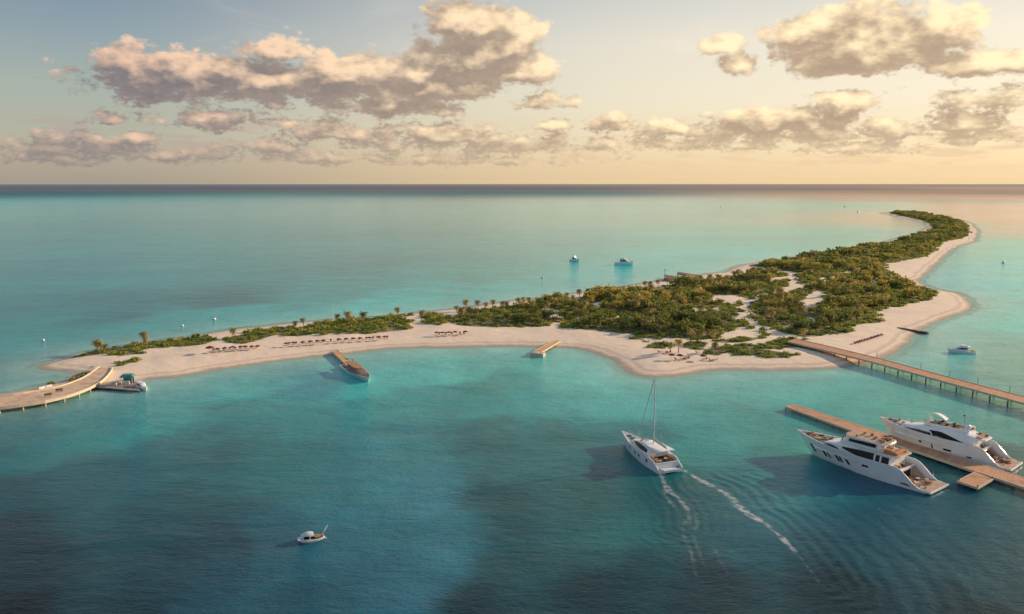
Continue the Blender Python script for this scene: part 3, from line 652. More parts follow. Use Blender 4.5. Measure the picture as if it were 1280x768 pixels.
    def put(x, y, k, s, label=None, group='palms in the island wood'):
        z = float(gz(x, y)[0]) - 0.1
        if not used[k]:
            used[k] = True; o = proto[k]; o.location = (x, y, z); o.rotation_euler = (0, 0, random.uniform(0, 6.28)); o.scale = (s, s, s)
            if label: o['label'] = label
            o['group'] = group; return o
        o = copy_thing(proto[k], (x, y, z), random.uniform(0, 6.28), (s, s, s), label or 'palm tree rising among the broadleaf trees of the island wood', group); return o
    G2 = 'palms standing clear on the beach side'
    lone = [(122, 439, 0, 1.05, 'tall leaning palm, leftmost on the sandy spit by the curved pier'), (127, 440, 1, 0.8, 'shorter palm just right of the leftmost palm on the spit'), (133, 441, 3, 0.7, 'small palm at the scrub edge behind the curved pier'),
            (180, 431, 2, 0.95, 'tall palm standing alone halfway along the first scrub strip'), (183, 431.5, 0, 0.7, 'small palm beside the tall lone palm of the first scrub strip'), (168, 437, 1, 0.6, 'stubby palm at the front of the first scrub strip'),
            (290, 424, 3, 0.85, 'palm at the left end of the second scrub patch behind the parasols'), (370, 411, 0, 0.75, 'left one of two palms on the bare ridge between the scrub patches'), (380, 410, 1, 0.8, 'right one of two palms on the bare ridge between the scrub patches'),
            (422, 405, 2, 0.75, 'thin palm left of the tallest palm in the long scrub patch'), (434, 404, 0, 1.15, 'tallest palm of the long scrub patch above the moored boat'), (453, 404, 3, 1.0, 'palm right of the tallest one in the long scrub patch'), (440, 407, 1, 0.75, 'low palm in front of the tallest palm of the long scrub patch'),
            (498, 398, 2, 0.9, 'palm at the back shore behind the sandy gap'), (527, 401, 0, 1.0, 'bushy palm at the left edge of the sandy gap before the wood'), (583, 388, 1, 1.0, 'palm at the back left corner of the main wood'), (571, 391, 3, 0.7, 'short palm at the left tip of the main wood'),
            (848, 442, 2, 0.9, 'palm with yellowish fronds above the beach chairs'), (838, 441, 0, 0.8, 'palm left of the yellowish palm above the beach chairs'), (863, 429, 1, 1.05, 'palm on the sand behind the middle scrub clump'), (872, 429, 3, 1.0, 'leaning palm on the sand behind the middle scrub clump'), (890, 428, 0, 0.9, 'palm at the sandy clearing near the start of the path'),
            (1005, 424, 1, 0.8, 'palm beside the landward end of the long boardwalk'), (895, 441, 3, 0.8, 'palm in the front scrub clump beside the lagoon beach')]
    for x, y, k, s, lab in lone: w = P(x, y, 1.0); put(w.x, w.y, k, s, lab, G2)
    # along the back rim of the wood palms stick out against the sea
    for px_ in range(600, 925, 9):
        yb = np.interp(px_, [600, 640, 690, 740, 790, 830, 870, 905, 925], [388, 383, 378, 370, 363, 357, 354, 350, 345]); w = P(px_ + random.uniform(-3, 3), yb + random.uniform(0, 4), 1.0); put(w.x, w.y, random.randrange(4), random.uniform(0.7, 1.0))
    Pn = Pm[np.argsort(np.hypot(Pm[:, 0], Pm[:, 1]))][:250]
    for x, y, z, h in Pn: put(x, y, random.randrange(4), random.uniform(0.9, 1.25))
build_vegetation()
# ---------------------------------------------------------------- builder for hard objects
import bmesh
class Bld:
    def __init__(self): self.V = []; self.F = []
    def add(self, V, F):
        o = len(self.V); self.V += [tuple(v) for v in V]; self.F += [[i + o for i in f] for f in F]; return self
    def box(self, c, s, rz=0.0, taper=1.0, ry=0.0):
        cs, sn = math.cos(rz), math.sin(rz); V = []
        for z in (-.5, .5):
            k = taper if z > 0 else 1
            for x, y in ((-.5, -.5), (.5, -.5), (.5, .5), (-.5, .5)):
                X, Y, Z = x * s[0] * k, y * s[1] * k, z * s[2]
                X, Z = X * math.cos(ry) + Z * math.sin(ry), -X * math.sin(ry) + Z * math.cos(ry)
                V.append((c[0] + X * cs - Y * sn, c[1] + X * sn + Y * cs, c[2] + Z))
        return self.add(V, [[0, 3, 2, 1], [4, 5, 6, 7], [0, 1, 5, 4], [1, 2, 6, 5], [2, 3, 7, 6], [3, 0, 4, 7]])
    def prism(self, poly, z0, z1, inset=0.0):
        n = len(poly); cx = sum(p[0] for p in poly) / n; cy = sum(p[1] for p in poly) / n; k = 1 - inset
        V = [(p[0], p[1], z0) for p in poly] + [(cx + (p[0] - cx) * k, cy + (p[1] - cy) * k, z1) for p in poly]
        return self.add(V, [list(range(n))[::-1], list(range(n, 2 * n))] + [[i, (i + 1) % n, n + (i + 1) % n, n + i] for i in range(n)])
    def vprism(self, poly, y0, y1):   # outline in x,z; thickness along y
        n = len(poly); V = [(p[0], y0, p[1]) for p in poly] + [(p[0], y1, p[1]) for p in poly]
        return self.add(V, [list(range(n)), list(range(n, 2 * n))[::-1]] + [[i, n + i, n + (i + 1) % n, (i + 1) % n] for i in range(n)])
    def tube(self, path, r, n=8, caps=True):
        rr = r if isinstance(r, (list, tuple)) else [r] * len(path); V, F = tube_np(path, rr, n); F = [list(f) for f in F]
        if caps: F += [list(range(n))[::-1], [len(V) - n + i for i in range(n)]]
        return self.add(V, F)
    def loft(self, rings, closed=True, caps=True):
        n = len(rings[0]); V = [v for r in rings for v in r]; F = []
        for i in range(len(rings) - 1):
            for k in range(n if closed else n - 1): F.append([i * n + k, i * n + (k + 1) % n, (i + 1) * n + (k + 1) % n, (i + 1) * n + k])
        if caps and closed: F += [list(range(n))[::-1], [len(V) - n + i for i in range(n)]]
        return self.add(V, F)
    def dome(self, c, r, h, n=12, m=5, low=0.0):
        V = []; F = []
        for j in range(m + 1):
            a = math.pi / 2 * (low + (1 - low) * j / m)
            for k in range(n):
                t = 2 * math.pi * k / n; V.append((c[0] + r[0] * math.cos(a) * math.cos(t), c[1] + r[1] * math.cos(a) * math.sin(t), c[2] + h * math.sin(a)))
        for j in range(m):
            for k in range(n): F.append([j * n + k, j * n + (k + 1) % n, (j + 1) * n + (k + 1) % n, (j + 1) * n + k])
        F.append(list(range(n))[::-1]); return self.add(V, F)
    def build(self, name, m, parent=None, smooth=35, loc=None, fix=True):
        me = bpy.data.meshes.new(name); me.from_pydata(self.V, [], self.F); me.materials.append(m)
        if fix:
            bm = bmesh.new(); bm.from_mesh(me); bmesh.ops.remove_doubles(bm, verts=bm.verts, dist=0.0004); bmesh.ops.recalc_face_normals(bm, faces=bm.faces); bm.to_mesh(me); bm.free()
        o = bpy.data.objects.new(name, me); C.objects.link(o)
        if smooth:
            me.polygons.foreach_set('use_smooth', np.ones(len(me.polygons), bool)); me.set_sharp_from_angle(angle=R(smooth))
        if parent is not None: o.parent = parent
        if loc: o.location = loc
        return o
def hdg(a, b): return math.atan2(b[1] - a[1], b[0] - a[0])

# ---------------------------------------------------------------- materials
M_gel = mat('white_gelcoat', (0.88, 0.88, 0.88), 0.22, var=0.05, vscale=0.5)
M_hull2 = mat('pale_hull', (0.70, 0.70, 0.68), 0.35, var=0.08)
M_glass = mat('tinted_glass', (0.012, 0.010, 0.009), 0.10, spec=0.22, var=0.3, vscale=0.8)
M_dark = mat('dark_trim', (0.03, 0.028, 0.027), 0.5)
M_steel = mat('steel_rail', (0.6, 0.6, 0.6), 0.25, 1.0)
M_cush = mat('cream_cushion', (0.62, 0.52, 0.42), 0.85); M_cush2 = mat('tan_cushion', (0.42, 0.24, 0.12), 0.85); M_cush3 = mat('grey_cushion', (0.20, 0.18, 0.17), 0.85)
M_red = mat('maroon_cloth', (0.16, 0.025, 0.03), 0.85); M_teal = mat('teal_roof', (0.06, 0.24, 0.24), 0.6); M_orange = mat('orange_cushion', (0.60, 0.25, 0.08), 0.8)
M_post = mat('weathered_post', (0.17, 0.13, 0.10), 0.9); M_pile_pale = mat('pale_pile', (0.60, 0.48, 0.35), 0.9); M_beam = mat('pale_beam', (0.66, 0.53, 0.40), 0.85)
def b_plank(base, lo, board=0.16):
    def f(N, b, tc):
        al = attr(N, 'along'); o = tc.outputs['Object']
        cell = N.m('FLOOR', N.m('DIVIDE', al, board)); wn = N.n('ShaderNodeTexWhiteNoise', noise_dimensions='1D'); N.put(wn.inputs['W'], cell)
        fr = N.m('FRACT', N.m('DIVIDE', al, board)); gap = N.ss(N.m('ABSOLUTE', N.m('SUBTRACT', fr, 0.5)), 0.44, 0.49)
        c = N.mix(wn.outputs['Value'], lo, base); blot = N.noise(o, 0.45, 5, 0.65)
        c = N.mix(N.ss(blot, 0.45, 0.75), c, tuple(v * 0.62 for v in lo)); c = N.mix(N.m('MULTIPLY', N.ss(N.noise(o, 1.4, 4), 0.55, 0.8), 0.35), c, tuple(min(1, v * 1.35) for v in base))
        c = N.mix(N.m('MULTIPLY', gap, 0.75), c, (0.03, 0.02, 0.015)); N.put(b.inputs['Base Color'], c); b.inputs['Roughness'].default_value = 0.8
    return f
M_plank = mat('wood_planks', build=b_plank((0.72, 0.37, 0.20), (0.55, 0.28, 0.155)))
M_plank_pale = mat('pale_planks', build=b_plank((0.82, 0.58, 0.40), (0.68, 0.47, 0.32), 0.3))
M_plank_gold = mat('golden_planks', build=b_plank((0.88, 0.50, 0.20), (0.72, 0.38, 0.16)))
M_plank_dark = mat('dark_planks', build=b_plank((0.30, 0.135, 0.12), (0.20, 0.09, 0.085)))
def b_teak(N, b, tc):
    o = tc.outputs['Object']; s = N.sep(o); fr = N.m('FRACT', N.m('MULTIPLY', s[1], 8.0)); gap = N.ss(N.m('ABSOLUTE', N.m('SUBTRACT', fr, 0.5)), 0.38, 0.48)
    c = N.mix(N.noise(N.vm('MULTIPLY', o, (0.3, 3, 1)), 1.5, 4), (0.46, 0.30, 0.195), (0.66, 0.47, 0.33)); c = N.mix(N.ss(N.noise(o, 0.9, 5, 0.7), 0.5, 0.7), c, (0.30, 0.20, 0.14)); c = N.mix(N.m('MULTIPLY', gap, 0.5), c, (0.06, 0.045, 0.035))
    N.put(b.inputs['Base Color'], c); b.inputs['Roughness'].default_value = 0.7
M_teak = mat('teak_deck', build=b_teak)

# ---------------------------------------------------------------- piers
def strip_mesh(name, L, Rr, z0, z1, m, parent, base):
    """deck plate between two edge lines (world xy); carries distance along it for the boards"""
    n = len(L); V = []; at = []; F = []; s = 0
    for i in range(n):
        if i: s += math.dist(((L[i][0] + Rr[i][0]) / 2, (L[i][1] + Rr[i][1]) / 2), ((L[i - 1][0] + Rr[i - 1][0]) / 2, (L[i - 1][1] + Rr[i - 1][1]) / 2))
        for q in (L[i], Rr[i]):
            for z in (z0, z1): V.append((q[0] - base[0], q[1] - base[1], z)); at.append(s)
    for i in range(n - 1):
        a = 4 * i; b = a + 4; F += [[a + 1, a + 3, b + 3, b + 1], [a, b, b + 2, a + 2], [a, a + 1, b + 1, b], [a + 2, b + 2, b + 3, a + 3]]
    F += [[0, 2, 3, 1], [4 * n - 4, 4 * n - 3, 4 * n - 1, 4 * n - 2]]
    o = mk(name, np.array(V), F, [m], {'along': np.array(at)}, False, parent); return o
def resample(pts, step):
    pts = [np.array(p[:2], float) for p in pts]; seg = [np.linalg.norm(b - a) for a, b in zip(pts, pts[1:])]; T = sum(seg); n = max(2, int(round(T / step)) + 1); out = []
    for k in range(n):
        d = T * k / (n - 1); i = 0
        while i < len(seg) - 1 and d > seg[i]: d -= seg[i]; i += 1
        out.append(pts[i] + (pts[i + 1] - pts[i]) * min(1, d / seg[i]))
    return out
def resample_n(pts, n):
    pts = [np.array(p[:2], float) for p in pts]; seg = [np.linalg.norm(b - a) for a, b in zip(pts, pts[1:])]; T = sum(seg); out = []
    for k in range(n):
        d = T * k / (n - 1); i = 0
        while i < len(seg) - 1 and d > seg[i]: d -= seg[i]; i += 1
        out.append(pts[i] + (pts[i + 1] - pts[i]) * min(1, d / seg[i]))
    return out
def pier(name, label, cat, L, Rr, z, mdeck, mpost, mbeam, step=5.0, post_r=0.16, curb=0.14, sides=(1, 1), group=None, skip=lambda i, n: False, depth=-3.5):
    n = max(3, int(sum(math.dist(a[:2], b[:2]) for a, b in zip(L, L[1:])) / 2.5) + 1); L = resample_n(L, n); Rr = resample_n(Rr, n); base = (L[0] + Rr[0]) / 2
    t = thing(name, label, cat, (base[0], base[1], 0), 0, group); strip_mesh('deck', L, Rr, z - 0.16, z, mdeck, t, base)
    for e, o_ in ((L, Rr), (Rr, L)):
        b = Bld(); rings = []
        for i in range(n):
            d = (o_[i] - e[i]) / (np.linalg.norm(o_[i] - e[i]) + 1e-9); q = e[i] - base - d * 0.002; w = 0.22
            p0 = q - d * 0.06; p1 = q + d * w; rings.append([(p0[0], p0[1], z - 0.48), (p1[0], p1[1], z - 0.48), (p1[0], p1[1], z + curb), (p0[0], p0[1], z + curb)])
        b.loft(rings); b.build('edge_beam', mbeam, t, 0)
    cl = [(a + b_) / 2 for a, b_ in zip(L, Rr)]; T = sum(np.linalg.norm(b_ - a) for a, b_ in zip(cl, cl[1:])); k = max(2, int(T / step) + 1); Lp = resample_n(L, k); Rp = resample_n(Rr, k)
    for i in range(k):
        if skip(i, k): continue
        d = (Rp[i] - Lp[i]) / (np.linalg.norm(Rp[i] - Lp[i]) + 1e-9); a = Lp[i] + d * 0.30 - base; c = Rp[i] - d * 0.30 - base
        for q, on in ((a, sides[0]), (c, sides[1])):
            if on: Bld().tube([(q[0], q[1], depth), (q[0], q[1], z - 0.17)], post_r, 8).build('post', mpost, t)
        Bld().box(((a[0] + c[0]) / 2, (a[1] + c[1]) / 2, z - 0.32), (np.linalg.norm(c - a) + 0.3, 0.22, 0.26), math.atan2(d[1], d[0])).build('cross_beam', mbeam, t)
    return t
def WP(pts, z): return [P(x, y, z) for x, y in pts]

# long boardwalk from the island to the right
pier('boardwalk', 'long straight reddish boardwalk on piles running from the wood over the water', 'boardwalk',
     WP([(994, 423.5), (1040, 434), (1100, 448.5), (1180, 470), (1270, 493.5), (1340, 511)], 2.3), WP([(984, 427), (1034, 438.5), (1094, 453.5), (1174, 475.5), (1262, 499.5), (1334, 519)], 2.3), 2.3, M_plank, M_post, M_beam, 5.2, 0.2)
for k, (x, y) in enumerate([(1006, 424.5), (1096, 447), (1151, 461), (1187, 471), (1222, 480.5), (1262, 491)]):
    w = P(x, y, 2.3); t = thing('lamp_post', ['lamp post where the long boardwalk leaves the scrub', 'lamp post where the long boardwalk crosses the waterline', 'second lamp post over the water on the long boardwalk', 'third lamp post over the water on the long boardwalk', 'fourth lamp post over the water on the long boardwalk', 'lamp post on the long boardwalk nearest the right edge'][k], 'lamp post', (w.x, w.y, 2.3), 0, 'lamp posts along the boardwalk')
    Bld().tube([(0, 0, 0), (0, 0, 1.7)], [0.07, 0.05], 8).build('pole', M_dark, t); Bld().box((0, 0, 1.8), (0.22, 0.22, 0.22), 0, 0.6).build('lamp_head', M_hull2, t)
# marina dock
dk = pier('marina_dock', 'timber dock on piles between the two large white yachts', 'dock',
     WP([(992.5, 505.5), (1080, 533.6), (1165, 561), (1250, 587.5), (1285, 598.5), (1340, 616)], 1.05), WP([(981.5, 508), (1063, 537.5), (1162, 569.5), (1220, 589.5), (1285, 611), (1340, 630)], 1.05), 1.05, M_plank, M_post, M_beam, 5.5, 0.17, curb=0.05)
q = [np.array(P(x, y, 1.05)[:2]) for x, y in ((1219, 590), (1241, 598.5), (1222, 609.5), (1197, 601))]; bs = np.array(dk.location[:2])
strip_mesh('side_platform', [q[0], q[3]], [q[1], q[2]], 0.80, 1.056, M_plank, dk, bs)
b = Bld()
for a, c in ((0, 3), (3, 2), (2, 1)):
    d = (q[c] - q[a]); l = np.linalg.norm(d); m_ = (q[a] + q[c]) / 2 - bs; b.box((m_[0], m_[1], 0.85), (l + 0.2, 0.2, 0.46), math.atan2(d[1], d[0]))
b.build('platform_edge', M_beam, dk, 0)
for i in (3, 2): p_ = q[i] * 0.93 + (q[0] + q[1]) / 2 * 0.07 - bs; Bld().tube([(p_[0], p_[1], -3.5), (p_[0], p_[1], 1.0)], 0.2).build('post', M_post, dk)
for i in (3, 2, 1): p_ = q[i] * 0.95 + (q[0] + q[1]) / 2 * 0.05 - bs; Bld().tube([(p_[0], p_[1], 1.05), (p_[0], p_[1], 1.4)], [0.1, 0.13]).build('bollard', M_dark, dk)
# curved pier
ARC_OUT = [(-60, 516), (-20, 513), (0, 510), (16, 508.6), (31, 506), (47, 504), (61, 501.5), (75, 498), (87.5, 495), (100, 490.5), (110, 486.5), (119, 482), (127, 477.5), (134, 471), (139.5, 464), (140.5, 460)]
ARC_IN = [(-60, 499), (-20, 498), (0, 496), (14, 494.5), (28, 492.5), (41, 490), (54, 487.7), (66, 485.5), (78, 482.5), (87, 479.5), (95, 476.5), (102, 473.5), (109, 469.5), (115, 465.5), (120, 461.5), (124, 459)]
pier('curved_pier', 'broad curved sand coloured pier on short piles sweeping in from the left edge', 'pier', WP(ARC_IN, 1.5), WP(ARC_OUT, 1.5), 1.5, M_plank_pale, M_pile_pale, M_beam, 4.6, 0.24, curb=0.34, sides=(0, 1), skip=lambda i, n: i > n - 4)
for k, (x, y, l) in enumerate([(60, 496, 'added dark seat for a shadow mark on the curved pier nearest its outer edge'), (74, 490, 'added dark seat for a shadow mark farther along the curved pier, towards the island')]):  # dark seats added where only shadow marks lie on the deck
    w = P(x, y, 1.5); t = thing('shadow_bench', l, 'shadow_bench', (w.x, w.y, 1.5), 0.5, 'added seats for shadow marks on the curved pier'); Bld().box((0, 0, 0.42), (1.8, 0.45, 0.08)).build('seat', M_post, t)
    Bld().box((0, 0.24, 0.68), (1.8, 0.06, 0.40)).build('backrest', M_post, t)
    for sx in (-.75, .75): Bld().box((sx, 0, 0.19), (0.08, 0.42, 0.38)).build('leg', M_dark, t)
for k, (x0, y0, x1, y1) in enumerate([(48, 487.3, 56, 485.2), (57, 485, 65, 483.2)]):
    a = P(x0, y0, 0.4); c = P(x1, y1, 0.4); m_ = (a + c) / 2; l = (c - a).length; o = Bld().box((0, 0, 0.30), (l * 0.95, 0.5, 0.60), 0, 0.97).box((0, 0, 0.64), (l * 0.98, 0.7, 0.08)).build('low_wall', M_hull2, None, 0)
    o.location = (m_.x, m_.y, 0.4); o.rotation_euler = (0, 0, hdg(a, c)); tag(o, ['white low wall on the inner bank of the curved pier, left piece', 'white low wall on the inner bank of the curved pier, right piece'][k], 'low wall', 'white low walls by the curved pier')
# small jetties
pier('narrow_jetty', 'narrow golden jetty leading from the beach down to the moored brown-decked boat', 'jetty', WP([(421, 437), (441, 455)], 1.0), WP([(415.5, 440), (435, 458.5)], 1.0), 1.0, M_plank_gold, M_post, M_beam, 5, 0.14, curb=0.06)
jt = pier('short_jetty', 'short golden jetty with a pale stone end, reaching off the middle of the beach', 'jetty', WP([(694, 425), (668, 438.5)], 1.2), WP([(700.5, 426.5), (675, 441.5)], 1.2), 1.2, M_plank_gold, M_post, M_beam, 5, 0.14, curb=0.1)
w0 = P(672.5, 442, 1.0) - jt.location; hd = hdg(P(697, 425, 1), P(671, 441, 1))
Bld().box((w0.x, w0.y, 0.35), (3.2, 5.0, 1.9), hd, 0.9).box((w0.x - 1.6, w0.y - 0.8, -0.1), (1.6, 2.2, 1.6), hd + 0.3, 0.8).build('stone_head', M_pile_pale, jt, 0)
Bld().box((w0.x - 0.9 , w0.y + 0.4, 1.36), (1.6, 2.0, 0.12), hd).build('step_block', M_beam, jt, 0)
# dark piers on the back shore
pier('dark_pier', 'dark red-brown pier on the back shore, nearer of the two', 'pier', WP([(831, 343.6), (860, 350)], 1.8), WP([(830, 348.4), (857, 353.5)], 1.8), 1.8, M_plank_dark, M_post, M_post, 6, 0.2)
pier('dark_pier', 'thin dark pier on the back shore, farther of the two', 'pier', WP([(847, 340.2), (878, 345.2)], 1.8), WP([(847, 342.6), (878, 347.6)], 1.8), 1.8, M_plank_dark, M_post, M_post, 6, 0.2)
w = P(861, 350, 1.0); t = thing('beach_hut', 'small salmon pink hut where the dark pier meets the back shore', 'hut', (w.x, w.y, 0.7), 0.3)
Bld().box((0, 0, 1.2), (6, 5, 2.4)).build('wall', mat('salmon_wall', (0.62, 0.30, 0.22), 0.8), t, 0); Bld().loft([[(-3.6, -3.1, 2.42), (3.6, -3.1, 2.42), (3.6, 3.1, 2.42), (-3.6, 3.1, 2.42)], [(-2, -.1, 3.9), (2, -.1, 3.9), (2, .1, 3.9), (-2, .1, 3.9)]]).build('roof', M_cush2, t, 0); Bld().box((0.5, -2.53, 1.0), (1.0, 0.06, 2.0)).build('door', M_dark, t, 0)
w = P(831, 345, 1.2); Bo = thing('lamp_post', 'thin dark post at the seaward end of the nearer dark pier', 'post', (w.x, w.y, 1.2)); Bld().tube([(0, 0, 0), (0, 0, 4.2)], 0.16).build('pole', M_dark, Bo); Bld().box((0, 0, 4.3), (0.6, 0.6, 0.4), 0, 0.7).build('lamp_head', M_dark, Bo)
# groyne
a = P(1122, 410.5, 0.5); c = P(1161, 417.5, 0.3); l = (c - a).length; g_ = Bld(); random.seed(3)
for k in range(int(l / 1.1)):
    tt = k * 1.1 + .5; g_.box((tt, random.uniform(-.12, .12), 0.1 + random.uniform(-.08, .08)), (1.02, 1.5, 1.3), random.uniform(-.06, .06), 0.9)
o = g_.build('groyne', mat('dark_timber', (0.10, 0.075, 0.065), 0.9), None, 0); o.location = (a.x, a.y, 0.15); o.rotation_euler = (0, 0, hdg(a, c)); tag(o, 'low dark timber groyne running off the eastern beach into the water', 'groyne')

# ---------------------------------------------------------------- boats
def hullform(L, B, sheer, x0=1.0, full=0.45, pw=2.5, deck=None, bow_rake=0.06):
    xs = [x0 + (L - x0) * k / 26 for k in range(27)]
    def bd(x): s = x / L; return B * (1 - max(0, (s - full) / (1 - full)) ** pw) * (0.94 + 0.06 * min(1, s / 0.3))
    def bw(x):
        s = x / (L * (1 - bow_rake)); return max(0.02, B * 0.90 * (1 - max(0, (s - full * 0.7) / (1 - full * 0.7)) ** 1.9)) if s < 1 else 0.0
    def side(x, z):
        zs = sheer(x); t = min(1, max(0, z / max(zs, .1))); return bw(x) + (bd(x) - bw(x)) * t ** 0.8
    rings = []
    for x in xs:
        zs = sheer(x); s = x / L; kz = -0.7 * (1 - max(0, (s - .75) / .25) ** 2); xk = min(x, L * (1 - bow_rake) + 0.02)
        half = [(xk, 0, kz), (xk, bw(x) * 0.75, kz * 0.6)] + [((x * t + xk * (1 - t)), side(x, zs * t), zs * t) for t in (0, 0.12, 0.35, 0.6, 0.85, 1.0)]
        zi = deck(x) if deck else zs - 0.5; bi = max(0.01, bd(x) - 0.22)
        half += [(x, bi, zs), (x, max(0.005, bi - 0.03), min(zs - .02, zi))]
        rings.append(half)
    V = []; n = len(rings[0])
    b = Bld(); full_ = [[(p[0], -p[1], p[2]) for p in r[::-1]] + r[1:] for r in rings]
    b.loft(full_, closed=False)
    m = len(full_[0]); k = len(b.V); b.F.append([i for i in range(1, m - 1)]) # transom
    return b, bd, side, xs
def deck_plate(bd, x0, x1, z, inset=0.24, n=12, th=0.06):
    pts = [(x0 + (x1 - x0) * k / n) for k in range(n + 1)]; zf = z if callable(z) else (lambda x: z); b = Bld()
    rings = [[(x, -max(0.01, bd(x) - inset), zf(x)), (x, max(0.01, bd(x) - inset), zf(x)), (x, max(0.01, bd(x) - inset), zf(x) - th), (x, -max(0.01, bd(x) - inset), zf(x) - th)] for x in pts]
    return b.loft(rings)
def patch(sidef, x0, x1, lo, hi, n=14, off=0.03, sg=1, slant=0.0):
    """glass pane following a side surface; lo and hi give its lower and upper edge over t in 0..1"""
    b = Bld(); rings = []
    for k in range(n + 1):
        t = k / n; x = x0 + (x1 - x0) * t; zl, zh = lo(t), hi(t); r = []
        for z, o_ in ((zl, off), (zh, off), (zh, -0.05), (zl, -0.05)):
            xx = x + slant * (z - zl); r.append((xx, sg * (sidef(xx, z) + o_), z))
        rings.append(r)
    return b.loft(rings)
def house(x0, x1, w0, w1, z0, ztop, wlim=None, n=20, nose=1.0):
    """deckhouse: rounded shoulders, widths taper with the hull"""
    def wid(x, z):
        zt = ztop(x); t = min(1, max(0, (z - z0) / max(zt - z0, .05))); w = w0 + (w1 - w0) * t
        return min(w, wlim(x) + (w1 - w0) * t) if wlim else w
    b = Bld(); rings = []
    for k in range(n + 1):
        x = x0 + (x1 - x0) * k / n; zt = ztop(x); h = zt - z0; half = [(x, max(.02, wid(x, z0)), z0), (x, max(.02, wid(x, z0 + h * .5)), z0 + h * .5), (x, max(.02, wid(x, z0 + h * .85)), z0 + h * .85), (x, max(.02, wid(x, zt) - .12), z0 + h * .97), (x, max(.02, wid(x, zt) - .4), zt), (x, 0.01, zt + 0.04)]
        rings.append([(p[0], -p[1], p[2]) for p in half[::-1]][:-1] [::-1][::-1] + half[::-1][::-1] if False else half + [(p[0], -p[1], p[2]) for p in half[::-1]])
    b.loft(rings); return b, wid
def sofa(b, x, y, z, l, w, rz=0.0, back=True):
    b.box((x, y, z + 0.22), (l, w, 0.44), rz, 0.97)
    if back: b.box((x - math.sin(rz) * -w * 0.42, y + math.cos(rz) * w * 0.42, z + 0.5), (l, w * 0.22, 0.55), rz)
def rails(bd, sheer, x0, x1, t, h=0.75, n=9, inset=0.12):
    for sg in (1, -1):
        b = Bld(); top = []
        for k in range(n + 1):
            x = x0 + (x1 - x0) * k / n; q = (x, sg * max(0.02, bd(x) - inset), sheer(x)); b.tube([q, (q[0], q[1], q[2] + h)], 0.025, 5); top.append((q[0], q[1], q[2] + h))
        b.tube(top, 0.03, 5); b.tube([(p[0], p[1], p[2] - h * .45) for p in top], 0.018, 5); b.build('guard_rail', M_steel, t)
def clutter(t, spots, z, seed, names=('deck_cushion',)):
    g = random.Random(seed)
    for (x, y, rx, ry, n) in spots:
        for k in range(n):
            m = g.choice([M_cush, M_cush2, M_cush3, M_cush2, M_dark, M_orange]); b = Bld(); s = g.uniform(.35, .8)
            if g.random() < .5: b.box((0, 0, s * .25), (s * 1.5, s, s * .5), 0, .9); b.box((-s * .6, 0, s * .6), (s * .25, s, s * .5), 0, .9)
            else: b.tube([(0, 0, 0), (0, 0, s * .6)], [s * .35, s * .3], 8); b.box((0, 0, s * .65), (s, s, .06))
            o = b.build(g.choice(['deck_chair', 'side_table', 'deck_cushion']), m, t, 0); o.location = (x + g.uniform(-rx, rx), y + g.uniform(-ry, ry), z); o.rotation_euler = (0, 0, g.uniform(0, 3.1))

